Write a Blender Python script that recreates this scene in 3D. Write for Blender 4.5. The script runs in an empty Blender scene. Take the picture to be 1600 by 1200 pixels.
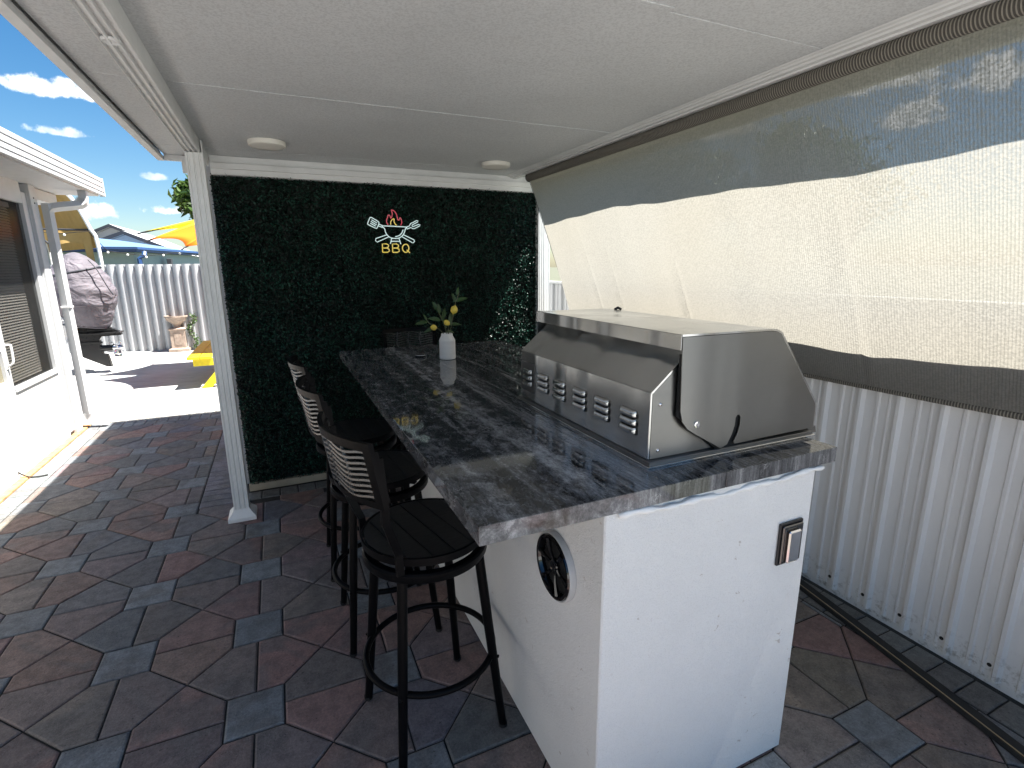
import bpy, math, random
import numpy as np
from mathutils import Vector, Matrix, noise
PI=math.pi
random.seed(7); rng=np.random.default_rng(7)
scene=bpy.context.scene
C=bpy.data.collections.new("scene"); scene.collection.children.link(C)

# ------------------------------------------------------------------ camera
FPX=803.46; YAW,PITCH,ROLL=[math.radians(a) for a in (24.225,-12.884,-0.4164)]
cy,sy,cp,sp=math.cos(YAW),math.sin(YAW),math.cos(PITCH),math.sin(PITCH)
FWD=Vector((sy*cp,cy*cp,sp)); RT=Vector((cy,-sy,0)); UP=RT.cross(FWD)
cr,sr=math.cos(ROLL),math.sin(ROLL)
RT,UP=RT*cr+UP*sr,UP*cr-RT*sr
CAM=Vector((0,0,1.6))
cam=bpy.data.cameras.new("camera"); camo=bpy.data.objects.new("camera",cam); C.objects.link(camo)
cam.sensor_width=36; cam.lens=FPX/1600*36; cam.clip_start=0.02; cam.clip_end=2000
m=Matrix((RT,UP,-FWD)).transposed().to_4x4(); m.translation=CAM; camo.matrix_world=m
scene.camera=camo

# ------------------------------------------------------------------ node helpers
class NT:
    def __init__(s,tree): s.t=tree; s.n=tree.nodes; s.l=tree.links
    def val(s,sock,v):
        if v is None: return
        if isinstance(v,bpy.types.NodeSocket): s.l.new(v,sock)
        else:
            if isinstance(v,(tuple,list)) and len(v)==3 and sock.type=='RGBA': v=(*v,1)
            sock.default_value=v
    def node(s,typ,**k):
        nd=s.n.new(typ)
        ins=k.pop('ins',{})
        for a,b in k.items(): setattr(nd,a,b)
        for a,b in ins.items(): s.val(nd.inputs[a],b)
        return nd
    def math(s,op,a,b=None,c=None,clamp=False):
        nd=s.n.new('ShaderNodeMath'); nd.operation=op; nd.use_clamp=clamp
        s.val(nd.inputs[0],a); s.val(nd.inputs[1],b); s.val(nd.inputs[2],c); return nd.outputs[0]
    def vmath(s,op,a,b=None):
        nd=s.n.new('ShaderNodeVectorMath'); nd.operation=op
        s.val(nd.inputs[0],a); s.val(nd.inputs[1],b)
        return nd.outputs['Value'] if op in('DOT_PRODUCT','LENGTH') else nd.outputs[0]
    def mix(s,f,a,b,blend='MIX'):
        nd=s.n.new('ShaderNodeMix'); nd.data_type='RGBA'; nd.blend_type=blend
        s.val(nd.inputs[0],f); s.val(nd.inputs[6],a); s.val(nd.inputs[7],b); return nd.outputs[2]
    def noise(s,vec,scale,detail=3,rough=.55,dist=0,out='Fac'):
        nd=s.n.new('ShaderNodeTexNoise'); s.val(nd.inputs['Vector'],vec)
        nd.inputs['Scale'].default_value=scale; nd.inputs['Detail'].default_value=detail
        nd.inputs['Roughness'].default_value=rough; nd.inputs['Distortion'].default_value=dist
        return nd.outputs[out]
    def ramp(s,f,stops,interp='LINEAR'):
        nd=s.n.new('ShaderNodeValToRGB'); e=nd.color_ramp.elements; nd.color_ramp.interpolation=interp
        while len(e)<len(stops): e.new(0.5)
        for el,(p,c) in zip(e,stops):
            el.position=p; el.color=(c,c,c,1) if isinstance(c,(int,float)) else (*c,1)
        s.val(nd.inputs[0],f); return nd.outputs[0]
    def mapr(s,f,a,b,c=0,d=1,smooth=False):
        nd=s.n.new('ShaderNodeMapRange'); nd.interpolation_type='SMOOTHSTEP' if smooth else 'LINEAR'
        for i,v in enumerate((f,a,b,c,d)): s.val(nd.inputs[i],v)
        return nd.outputs[0]
    def bump(s,h,strength=.3,dist=.01,normal=None):
        nd=s.n.new('ShaderNodeBump'); s.val(nd.inputs['Height'],h)
        nd.inputs['Strength'].default_value=strength; nd.inputs['Distance'].default_value=dist
        if normal: s.val(nd.inputs['Normal'],normal)
        return nd.outputs[0]
    def coord(s,which='Object'): return s.n.new('ShaderNodeTexCoord').outputs[which]
    def scale(s,v,xyz): return s.vmath('MULTIPLY',v,xyz)
    def sep(s,v):
        nd=s.n.new('ShaderNodeSeparateXYZ'); s.val(nd.inputs[0],v); return nd.outputs

# ------------------------------------------------------------------ world, sun, exposure
SUN=Vector((.475,-.18,1)).normalized()      # towards the sun
world=bpy.data.worlds.new("World"); scene.world=world; world.use_nodes=True
W=NT(world.node_tree)
for nd in list(W.n): W.n.remove(nd)
sky=W.node('ShaderNodeTexSky',sky_type='NISHITA',sun_disc=False,sun_elevation=math.asin(SUN.z),
           sun_rotation=math.atan2(SUN.x,SUN.y),altitude=0,air_density=1.0,dust_density=.6,ozone_density=2.2)
hs=W.node('ShaderNodeHueSaturation',ins={'Hue':.497,'Saturation':1.36,'Value':.78,'Color':sky.outputs[0]})
dirv=W.vmath('NORMALIZE',W.coord('Generated'))
wn=W.noise(dirv,22,7,.6); wn2=W.noise(dirv,60,5,.6); wn3=W.noise(W.scale(dirv,(1,1,2.2)),5,6,.6)
mask=None
CL=[((-.241,.942,.233),.078,.021,1),((-.246,.952,.183),.042,.012,.6),((-.153,.979,.135),.021,.010,.5),
    ((-.229,.97,.083),.042,.022,1),((-.142,.986,.087),.036,.015,1),((-.100,.989,.099),.035,.02,.9),
    ((.813,.526,.252),.09,.028,1),((.693,.689,.213),.07,.026,1),((.843,.501,.199),.07,.032,1),
    ((.88,.413,.235),.066,.040,1),((.78,.57,.257),.045,.018,1)]
for c,ru,rv,st in CL:
    c=Vector(c).normalized(); tu=c.cross(Vector((0,0,1))).normalized(); tv=tu.cross(c)
    u=W.math('MULTIPLY',W.vmath('DOT_PRODUCT',dirv,tuple(tu)),1/ru)
    v=W.math('MULTIPLY',W.vmath('DOT_PRODUCT',dirv,tuple(tv)),1/rv)
    v=W.math('MAXIMUM',v,W.math('MULTIPLY',v,-1.9))          # flat bases, billowing tops
    r=W.math('SQRT',W.math('ADD',W.math('MULTIPLY',u,u),W.math('MULTIPLY',v,v)))
    front=W.math('GREATER_THAN',W.vmath('DOT_PRODUCT',dirv,tuple(c)),.5)
    q=W.math('SUBTRACT',W.math('ADD',W.math('MULTIPLY',wn,2.1),W.math('MULTIPLY',wn2,.7)),W.math('ADD',r,.62))
    k=W.math('MULTIPLY',W.math('MULTIPLY',W.mapr(q,0,.42,0,1,True),front),st)
    mask=k if mask is None else W.math('MAXIMUM',mask,k)
gen=W.math('MULTIPLY',W.mapr(wn3,.60,.72,0,1,True),W.mapr(W.vmath('DOT_PRODUCT',dirv,(-.1,1,0)),.55,.3))
mask=W.math('MAXIMUM',mask,gen)
cloudc=W.mix(W.mapr(wn2,.35,.6),(5.2,5.5,5.8),(8.2,8.4,8.6))
skyc=W.mix(mask,hs.outputs[0],cloudc)
bg=W.node('ShaderNodeBackground',ins={'Color':skyc,'Strength':.05})
wo=W.node('ShaderNodeOutputWorld',ins={'Surface':bg.outputs[0]})

sl=bpy.data.lights.new("sun",'SUN'); sl.energy=5.0; sl.angle=math.radians(.55); sl.color=(1,.965,.9)
so=bpy.data.objects.new("sun",sl); C.objects.link(so); so.rotation_euler=SUN.to_track_quat('Z','Y').to_euler(); so.location=(6,0,12)
scene.view_settings.view_transform='Standard'; scene.view_settings.look='None'
scene.view_settings.exposure=2.1; scene.view_settings.gamma=1; scene.view_settings.use_curve_mapping=False
scene.cycles.max_bounces=10; scene.cycles.transparent_max_bounces=24
scene.cycles.diffuse_bounces=6; scene.cycles.glossy_bounces=5; scene.cycles.transmission_bounces=6
scene.cycles.sample_clamp_indirect=6

# ------------------------------------------------------------------ materials
def mat(name):
    m=bpy.data.materials.new(name); m.use_nodes=True; N=NT(m.node_tree); b=N.n['Principled BSDF']
    return m,N,b
def simple(name,col,rough=.6,metal=0,var=.12,nscale=8,bump=0,bscale=60,spec=.5,stretch=(1,1,1),dirt=0):
    m,N,b=mat(name); co=N.scale(N.coord(),stretch)
    n=N.noise(co,nscale,4)
    dark=tuple(c*(1-var) for c in col); lite=tuple(min(1,c*(1+var)) for c in col)
    c=N.mix(N.mapr(n,.3,.7),dark,lite)
    if dirt:
        c=N.mix(N.math('MULTIPLY',N.mapr(N.noise(co,2.3,6,.7),.5,.72,0,1,True),dirt),c,(.16,.14,.11))
    N.val(b.inputs['Base Color'],c); N.val(b.inputs['Roughness'],N.mapr(N.noise(co,nscale*2.3,3),.3,.7,rough*.88,min(1,rough*1.12)))
    b.inputs['Metallic'].default_value=metal; b.inputs['Specular IOR Level'].default_value=spec
    if bump: N.val(b.inputs['Normal'],N.bump(N.noise(co,bscale,3),bump,.004))
    return m
M={}
M['white_metal']=simple('white_metal',(.72,.73,.72),.42,var=.05,bump=.05,bscale=30,dirt=.12)
M['white_paint']=simple('white_paint',(.80,.80,.79),.5,var=.03,dirt=.05)
M['house_white']=simple('house_white',(.47,.475,.48),.45,var=.04,dirt=.06)
M['ceiling']=None
M['black_metal']=simple('black_metal',(.004,.004,.0045),.34,0,var=.2,spec=.07,bump=.05,bscale=200)
M['slat_metal']=simple('slat_metal',(.045,.045,.044),.28,0,var=.2,spec=.7)
M['black_wood']=simple('black_wood',(.0035,.0035,.004),.55,0,var=.3,stretch=(1,12,1),nscale=12,bump=.1,bscale=30)
M['black_plastic']=simple('black_plastic',(.015,.015,.016),.3,0,var=.2)
M['gloss_black']=simple('gloss_black',(.006,.006,.007),.06,0,var=.1,spec=.8)
M['chrome']=simple('chrome',(.78,.78,.80),.07,1,var=.02)
M['bronze_metal']=simple('bronze_metal',(.16,.16,.16),.18,1,var=.1)
M['dark_void']=simple('dark_void',(.01,.01,.01),.9)
M['rubber']=simple('rubber',(.014,.014,.014),.75)
M['brass']=simple('brass',(.45,.38,.26),.35,1)
M['light_plastic']=simple('light_plastic',(.82,.80,.72),.4,var=.04)
M['yellow_wood']=simple('yellow_wood',(.62,.50,.01),.5,var=.12,stretch=(3,1,3),nscale=9,bump=.25,bscale=40)
M['urn_stone']=simple('urn_stone',(.32,.25,.20),.9,var=.3,nscale=14,bump=.6,bscale=50)
M['canopy_tan']=simple('canopy_tan',(.42,.27,.09),.8,var=.14,nscale=3)
M['blue_paint']=simple('blue_paint',(.025,.07,.20),.45,var=.1)
M['teal_wall']=simple('teal_wall',(.27,.35,.36),.8,var=.06)
M['gable_grey']=simple('gable_grey',(.44,.44,.46),.85,var=.05)
M['roof_pale']=simple('roof_pale',(.50,.50,.50),.8,var=.1,nscale=2)
M['roof_blue']=simple('roof_blue',(.11,.19,.30),.6,var=.1)
M['dark_trim']=simple('dark_trim',(.025,.027,.035),.6)
M['bark']=simple('bark',(.09,.065,.045),.9,var=.35,bump=.8,bscale=25)
M['vase']=simple('vase',(.86,.83,.80),.75,var=.05,bump=.25,bscale=90,stretch=(1,1,5))
M['lemon']=simple('lemon',(.80,.60,.09),.45,var=.14,nscale=40,bump=.3,bscale=260)
M['stem']=simple('stem',(.12,.13,.07),.6,var=.25)
M['hull']=simple('hull',(.70,.71,.72),.25,var=.04)
M['blind']=simple('blind',(.40,.38,.34),.6,var=.06)
M['interior']=simple('interior',(.10,.095,.085),.9)
M['tan_pane']=simple('tan_pane',(.20,.18,.12),.25,var=.1)
M['orange_base']=simple('orange_base',(.46,.24,.10),.9,var=.35,nscale=18,bump=.5)
M['aggregate']=simple('aggregate',(.42,.41,.38),.9,var=.5,nscale=45,bump=1,bscale=70)

# soft grey textured ceiling panels
m,N,b=mat('ceiling_foam'); co=N.coord()
N.val(b.inputs['Base Color'],N.mix(N.mapr(N.noise(co,1.7,5),.3,.7),(.62,.625,.62),(.70,.70,.69)))
sn=N.noise(co,125,3,.65)
N.val(b.inputs['Base Color'],N.mix(N.math('MULTIPLY',N.mapr(sn,.38,.56,1,0),.36),N.mix(N.mapr(N.noise(co,1.7,5),.3,.7),(.60,.62,.625),(.68,.70,.705)),(.33,.34,.345)))
b.inputs['Roughness'].default_value=.6; N.val(b.inputs['Normal'],N.bump(sn,.35,.003)); M['ceiling']=m

# stucco
m,N,b=mat('stucco'); co=N.coord()
base=N.mix(N.mapr(N.noise(co,2.2,6,.65),.35,.7),(.80,.795,.78),(.86,.855,.84))
sp_=N.math('MULTIPLY',N.mapr(N.noise(co,42,4,.6,.6),.655,.69,0,1,True),N.mapr(N.noise(co,5,3),.5,.6))
N.val(b.inputs['Base Color'],N.mix(N.math('MULTIPLY',sp_,.6),base,(.42,.34,.28)))
gr_=N.noise(co,300,3,.7)
lk=b.inputs['Base Color'].links[0].from_socket
N.val(b.inputs['Base Color'],N.mix(N.mapr(gr_,.32,.5,.22,0),lk,(.52,.51,.49)))
b.inputs['Roughness'].default_value=.9
hh=N.math('ADD',N.math('MULTIPLY',N.noise(co,230,4,.7),1.0),N.math('MULTIPLY',N.noise(co,40,3),.8))
N.val(b.inputs['Normal'],N.bump(hh,.9,.005)); M['stucco']=m

# polished dark marble-look slab
m,N,b=mat('dark_marble'); co=N.n.new('ShaderNodeNewGeometry').outputs['Position']; x,y,z=N.sep(co)
warp=N.noise(N.scale(co,(1.2,.55,1.2)),2.2,4,.6)
xw=N.math('ADD',x,N.math('MULTIPLY',N.math('SUBTRACT',warp,.5),.16))
swirl=N.noise(N.scale(co,(3.2,1.7,3.2)),8.5,12,.76,.35)
streak=N.noise(N.scale(co,(24,2.2,2.0)),1.7,11,.78,.25)
lane=N.mapr(N.noise(N.scale(co,(9,.45,.5)),1.3,4,.6,.5),.44,.58,.40,.64,True)
right=N.mapr(x,.70,.80,0,1,True)
tex=N.math('ADD',N.math('MULTIPLY',swirl,N.math('SUBTRACT',1,right)),N.math('MULTIPLY',streak,right))
band=N.math('MAXIMUM',N.mapr(N.math('ABSOLUTE',N.math('SUBTRACT',xw,.655)),.02,.075,1,0,True),
     N.math('MULTIPLY',N.mapr(N.math('ABSOLUTE',N.math('SUBTRACT',xw,.375)),.0,.09,1,0,True),.42))
band=N.math('MAXIMUM',band,N.math('MULTIPLY',N.mapr(N.math('ABSOLUTE',N.math('SUBTRACT',xw,.80)),.0,.07,1,0,True),.55))
fine_=N.noise(N.scale(co,(9,4,5)),14,8,.8,.4)
tone=N.math('ADD',N.math('ADD',tex,N.math('ADD',N.math('MULTIPLY',band,.13),N.math('MULTIPLY',N.math('SUBTRACT',lane,.52),.42))),N.math('MULTIPLY',N.math('SUBTRACT',fine_,.5),.30))
tone=N.math('ADD',N.math('MULTIPLY',N.math('SUBTRACT',tone,.48),1.3),.482)
colr=N.ramp(tone,[(.28,(.011,.0115,.012)),(.42,(.024,.025,.026)),(.51,(.062,.064,.066)),(.62,(.125,.127,.131)),(.84,(.34,.345,.35))])
v1=N.noise(N.scale(co,(1.6,1,1.6)),7,8,.62,.7)
vein=N.mapr(N.math('ABSOLUTE',N.math('SUBTRACT',v1,.5)),0,.007,1,0,True)
vein=N.math('MULTIPLY',vein,N.mapr(N.noise(co,9,3),.5,.68,0,1,True))
colr=N.mix(N.math('MULTIPLY',vein,.8),colr,(.42,.43,.44))
v2=N.noise(N.scale(co,(14,1.2,2)),3,6,.7,.8)
vein2=N.math('MULTIPLY',N.mapr(N.math('ABSOLUTE',N.math('SUBTRACT',v2,.5)),0,.02,1,0,True),N.math('MULTIPLY',N.math('MAXIMUM',right,band),.5))
colr=N.mix(vein2,colr,(.30,.31,.33))
speck=N.mapr(N.noise(co,120,2),.72,.76)
colr=N.mix(N.math('MULTIPLY',speck,.5),colr,(.5,.5,.5))
# edge strips are paler in the photo's tile: the cut faces show more of the light veining
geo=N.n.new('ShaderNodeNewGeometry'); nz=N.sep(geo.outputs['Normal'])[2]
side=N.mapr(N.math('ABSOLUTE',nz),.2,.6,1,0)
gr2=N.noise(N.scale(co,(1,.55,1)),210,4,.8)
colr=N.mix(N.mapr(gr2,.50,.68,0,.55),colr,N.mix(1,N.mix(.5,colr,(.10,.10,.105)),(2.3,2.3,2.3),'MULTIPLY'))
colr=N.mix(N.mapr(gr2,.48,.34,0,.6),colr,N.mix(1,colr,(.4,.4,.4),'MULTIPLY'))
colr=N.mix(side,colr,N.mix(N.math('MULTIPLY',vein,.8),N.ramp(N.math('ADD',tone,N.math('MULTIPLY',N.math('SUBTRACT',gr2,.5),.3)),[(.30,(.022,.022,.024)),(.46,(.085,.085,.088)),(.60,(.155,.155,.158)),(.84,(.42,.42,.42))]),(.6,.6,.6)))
N.val(b.inputs['Base Color'],colr)
N.val(b.inputs['Roughness'],N.mapr(N.noise(co,5,4),.3,.7,.025,.06))
b.inputs['Specular IOR Level'].default_value=.62
N.val(b.inputs['Normal'],N.bump(N.noise(co,3,3),.02,.01)); M['marble']=m

# brushed stainless
def steel(name,col,rough,axis,dull=0,wav=1):
    m,N,b=mat(name); co=N.coord()
    st={'y':(330,1.5,330),'z':(330,330,1.5),'x':(1.5,330,330)}[axis]
    br=N.noise(N.scale(co,st),1.0,4,.7); big=N.noise(co,3.0,4); sm=N.noise(co,22,5,.7)
    N.val(b.inputs['Base Color'],N.mix(N.math('MULTIPLY',N.mapr(sm,.5,.75),.10),N.mix(N.mapr(big,.3,.7),tuple(c*.92 for c in col),col),tuple(c*.62 for c in col)))
    b.inputs['Metallic'].default_value=1; b.inputs['Anisotropic'].default_value=.6; b.inputs['Anisotropic Rotation'].default_value=.25
    tg=N.node('ShaderNodeTangent',direction_type='RADIAL',axis='Z'); N.val(b.inputs['Tangent'],tg.outputs[0])
    N.val(b.inputs['Roughness'],N.math('ADD',N.mapr(br,.3,.7,rough*.93,rough*1.08),N.math('MULTIPLY',N.mapr(big,.4,.7),.05)))
    wave=N.noise(N.scale(co,(1,1,.06)),6.5,.5)
    N.val(b.inputs['Normal'],N.bump(wave,.8*wav,.02))
    return m
M['steel_y']=steel('brushed_steel_long',(.62,.62,.61),.20,'y')
M['steel_x']=steel('brushed_steel_side',(.26,.255,.245),.36,'x',wav=.5)
M['steel_lip']=steel('brushed_steel_lip',(.34,.34,.335),.18,'y')
M['steel_dark']=steel('dull_steel',(.20,.20,.20),.42,'y')

# white ribbed metal wall
m,N,b=mat('ribbed_wall_paint'); co=N.coord(); x,y,z=N.sep(co)
base=N.mix(N.mapr(N.noise(N.scale(co,(1,1,.3)),5,5),.3,.7),(.68,.685,.69),(.78,.78,.775))
low=N.mapr(z,0,.22,1,0,True)
dm=N.math('MULTIPLY',low,N.mapr(N.noise(co,26,6,.75),.5,.66,0,1,True))
N.val(b.inputs['Base Color'],N.mix(N.math('MULTIPLY',dm,.7),base,(.16,.14,.11)))
N.val(b.inputs['Roughness'],N.mapr(N.noise(co,60,3),.3,.7,.28,.42)); b.inputs['Metallic'].default_value=.0
N.val(b.inputs['Normal'],N.bump(N.noise(co,190,2),.12,.002)); M['rib_wall']=m
M['far_fence']=simple('far_fence_paint',(.40,.41,.42),.2,var=.06,nscale=3)
M['galv']=simple('galv',(.50,.50,.50),.4,var=.04)

# roller shade: knitted fabric, some light passes through the holes
m,N,b=mat('shade_fabric'); co=N.coord(); x,y,z=N.sep(co)
ribs=N.math('SINE',N.math('MULTIPLY',y,2*PI/.0098)); ribm=N.mapr(ribs,-.2,.9,0,1,True)
kn=N.noise(N.scale(co,(60,95,150)),1.0,2,.6)
knit=N.mapr(kn,.42,.58,0,1)
hole=N.math('ADD',N.math('MULTIPLY',N.math('SUBTRACT',1,ribm),.038),N.math('MULTIPLY',knit,.060),)
gg=N.n.new('ShaderNodeNewGeometry'); ang=N.math('ABSOLUTE',N.vmath('DOT_PRODUCT',gg.outputs['True Normal'],gg.outputs['Incoming']))
hole=N.math('MULTIPLY',hole,N.mapr(ang,.60,.97,.12,1.9,True))
col=N.mix(N.math('ADD',N.math('MULTIPLY',ribm,.35),N.math('MULTIPLY',knit,.4)),(.292,.280,.247),(.182,.175,.155))
col=N.mix(N.mapr(N.noise(co,1.3,4),.35,.65,0,.25),col,(.27,.245,.195))
df=N.node('ShaderNodeBsdfDiffuse',ins={'Color':N.mix(.7,col,(.27,.27,.262)),'Roughness':0})
tlc=N.node('ShaderNodeBsdfTranslucent',ins={'Color':col})
tr=N.node('ShaderNodeBsdfTransparent',ins={'Color':(1,1,1)})
bn=N.bump(N.math('ADD',ribm,N.math('MULTIPLY',kn,1.5)),.5,.003); N.val(df.inputs['Normal'],bn); N.val(tlc.inputs['Normal'],bn)
mx=N.node('ShaderNodeMixShader',ins={0:.66,1:df.outputs[0],2:tlc.outputs[0]})
mx2=N.node('ShaderNodeMixShader',ins={0:hole,1:mx.outputs[0],2:tr.outputs[0]})
N.n.remove(b); N.val(N.n['Material Output'].inputs[0],mx2.outputs[0]); M['shade']=m
m,N,b=mat('shade_roll'); co=N.coord(); x,y,z=N.sep(co)
rb=N.mapr(N.math('SINE',N.math('MULTIPLY',y,2*PI/.0098)),-.3,.6,0,1,True)
N.val(b.inputs['Base Color'],N.mix(rb,(.075,.07,.06),(.27,.25,.21))); b.inputs['Roughness'].default_value=.9
N.val(b.inputs['Normal'],N.bump(rb,.8,.004)); M['shade_roll']=m

# insect-screen gauze
m,N,b=mat('screen_gauze')
df=N.node('ShaderNodeBsdfDiffuse',ins={'Color':(.03,.03,.03,1)}); tr=N.node('ShaderNodeBsdfTransparent')
gl=N.node('ShaderNodeBsdfGlossy',ins={'Color':(.2,.2,.2,1),'Roughness':.2})
a1=N.node('ShaderNodeMixShader',ins={0:.2,1:df.outputs[0],2:gl.outputs[0]})
a2=N.node('ShaderNodeMixShader',ins={0:.62,1:a1.outputs[0],2:tr.outputs[0]})
N.n.remove(b); N.val(N.n['Material Output'].inputs[0],a2.outputs[0]); M['gauze']=m

# leaves
def leafmat(name,dark,lite,rough=.35,trans=.25,spec=.5):
    m,N,b=mat(name); at=N.node('ShaderNodeAttribute',attribute_name='v').outputs['Fac']
    c=N.mix(at,dark,lite); N.val(b.inputs['Base Color'],c); b.inputs['Roughness'].default_value=rough
    b.inputs['Specular IOR Level'].default_value=spec
    t=N.node('ShaderNodeBsdfTranslucent',ins={'Color':c})
    mx=N.node('ShaderNodeMixShader',ins={0:trans,1:b.outputs[0],2:t.outputs[0]})
    N.val(N.n['Material Output'].inputs[0],mx.outputs[0]); return m
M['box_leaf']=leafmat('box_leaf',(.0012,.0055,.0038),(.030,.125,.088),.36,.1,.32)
M['tree_leaf']=leafmat('tree_leaf',(.025,.055,.012),(.10,.17,.04),.4,.3)
M['lemon_leaf']=simple('lemon_leaf',(.03,.075,.018),.4,var=.3)
M['vine_leaf']=leafmat('vine_leaf',(.03,.06,.015),(.09,.15,.04),.4,.3)
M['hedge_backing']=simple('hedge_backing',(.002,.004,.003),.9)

# pavers
def pavermat(name,attr):
    m,N,b=mat(name); co=N.coord('Object') ; geo=N.n.new('ShaderNodeNewGeometry').outputs['Position']
    if attr: c=N.node('ShaderNodeAttribute',attribute_name='pcol').outputs['Color']
    else: c=N.n.new('ShaderNodeObjectInfo').outputs['Color']
    blend=N.mapr(N.noise(geo,3.1,3,.5,.8),.48,.62,0,.62,True)
    c=N.mix(1,c,(1.52,1.50,1.50),'MULTIPLY')
    c2=N.mix(blend,c,(.105,.098,.096))
    fine=N.noise(geo,105,5,.8); mid=N.noise(geo,18,5,.7)
    c3=N.mix(N.mapr(mid,.42,.60,0,.6),c2,N.mix(1,c2,(.55,.55,.56),'MULTIPLY'))
    c4=N.mix(N.mapr(fine,.44,.62,.0,.62),c3,N.mix(1,c3,(1.8,1.75,1.7),'MULTIPLY'))
    pits=N.mapr(N.noise(geo,85,2,.5),.27,.33,1,0,True)
    c5=N.mix(N.math('MULTIPLY',pits,.75),c4,(.015,.014,.013))
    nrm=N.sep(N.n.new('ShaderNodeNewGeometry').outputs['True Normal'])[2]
    chamfer_light=N.math('MULTIPLY',N.mapr(nrm,.6,.97,1,0),N.mapr(N.noise(geo,30,4,.7),.35,.6))  # highlights on the chamfer faces, painted into the colour and broken up by noise
    c5=N.mix(N.math('MULTIPLY',chamfer_light,.75),c5,N.mix(.35,N.mix(1,c,(1.9,1.85,1.8),'MULTIPLY'),(.26,.24,.22)))
    grit=N.mapr(N.noise(geo,260,2,.6),.58,.68,0,.5); c5=N.mix(grit,c5,(.24,.23,.22))
    stain=N.mapr(N.noise(geo,1.1,5,.65),.52,.72,0,.3,True)
    c6=N.mix(stain,c5,(.105,.095,.085))
    N.val(b.inputs['Base Color'],c6); N.val(b.inputs['Roughness'],N.mapr(mid,.3,.7,.48,.72)); b.inputs['Specular IOR Level'].default_value=.45
    N.val(b.inputs['Normal'],N.bump(N.math('ADD',fine,N.math('MULTIPLY',mid,.7)),.7,.004)); return m
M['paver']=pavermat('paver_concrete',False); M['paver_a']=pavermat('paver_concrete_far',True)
M['base_board']=simple('base_board',(.34,.30,.23),.7,var=.15)
M['joint_sand']=simple('joint_sand',(.025,.023,.021),.95,var=.3,nscale=60,bump=.5,bscale=200)
m,N,b=mat('concrete'); co=N.coord()
base=N.mix(N.mapr(N.noise(co,1.2,7,.7,.6),.3,.7),(.36,.365,.36),(.50,.50,.49))
br=N.mapr(N.noise(N.scale(co,(1.2,14,1)),2.2,6,.7),.44,.58,.0,.55,True)
base=N.mix(br,base,(.23,.235,.24))
base=N.mix(N.mapr(N.noise(co,6,7,.75),.60,.74,0,.5,True),base,(.22,.22,.21))
N.val(b.inputs['Base Color'],base); b.inputs['Roughness'].default_value=.85
N.val(b.inputs['Normal'],N.bump(N.noise(N.scale(co,(1,9,1)),9,6,.7),.5,.01)); M['concrete']=m
M['ground']=simple('ground_mix',(.10,.105,.07),.95,var=.3,nscale=1.5,bump=.4,bscale=20)

# outboard cover cloth
m,N,b=mat('cover_cloth'); co=N.coord()
N.val(b.inputs['Base Color'],N.mix(N.mapr(N.noise(co,4,5),.3,.7),(.085,.075,.090),(.145,.130,.150)))
b.inputs['Roughness'].default_value=.75
N.val(b.inputs['Normal'],N.bump(N.noise(N.scale(co,(1,1,1.5)),4.2,4,.45,1.4),.9,.06)); M['cover']=m
def sailmat(name,col):
    m,N,b=mat(name); N.val(b.inputs['Base Color'],N.mix(N.mapr(N.noise(N.coord(),3,4),.3,.7),tuple(c*.92 for c in col),col)); b.inputs['Roughness'].default_value=.8
    t=N.node('ShaderNodeBsdfTranslucent',ins={'Color':col+(1,)})
    mx=N.node('ShaderNodeMixShader',ins={0:.45,1:b.outputs[0],2:t.outputs[0]}); N.val(N.n['Material Output'].inputs[0],mx.outputs[0]); return m
M['sail_yellow']=sailmat('sail_yellow',(.88,.72,.03)); M['sail_orange']=sailmat('sail_orange',(.90,.30,.01))
def glow(name,col,e):
    m,N,b=mat(name); b.inputs['Base Color'].default_value=(*col,1); b.inputs['Roughness'].default_value=.35
    N.val(b.inputs['Emission Color'],N.mix(N.mapr(N.noise(N.coord(),30,2),.3,.7,0,.2),col,(1,1,1)))
    b.inputs['Emission Strength'].default_value=e; return m
M['neon_white']=glow('neon_white',(.62,.80,.80),0.12); M['neon_red']=glow('neon_red',(.55,.03,.06),0.11); M['neon_yellow']=glow('neon_yellow',(.78,.60,.10),0.12)

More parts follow.
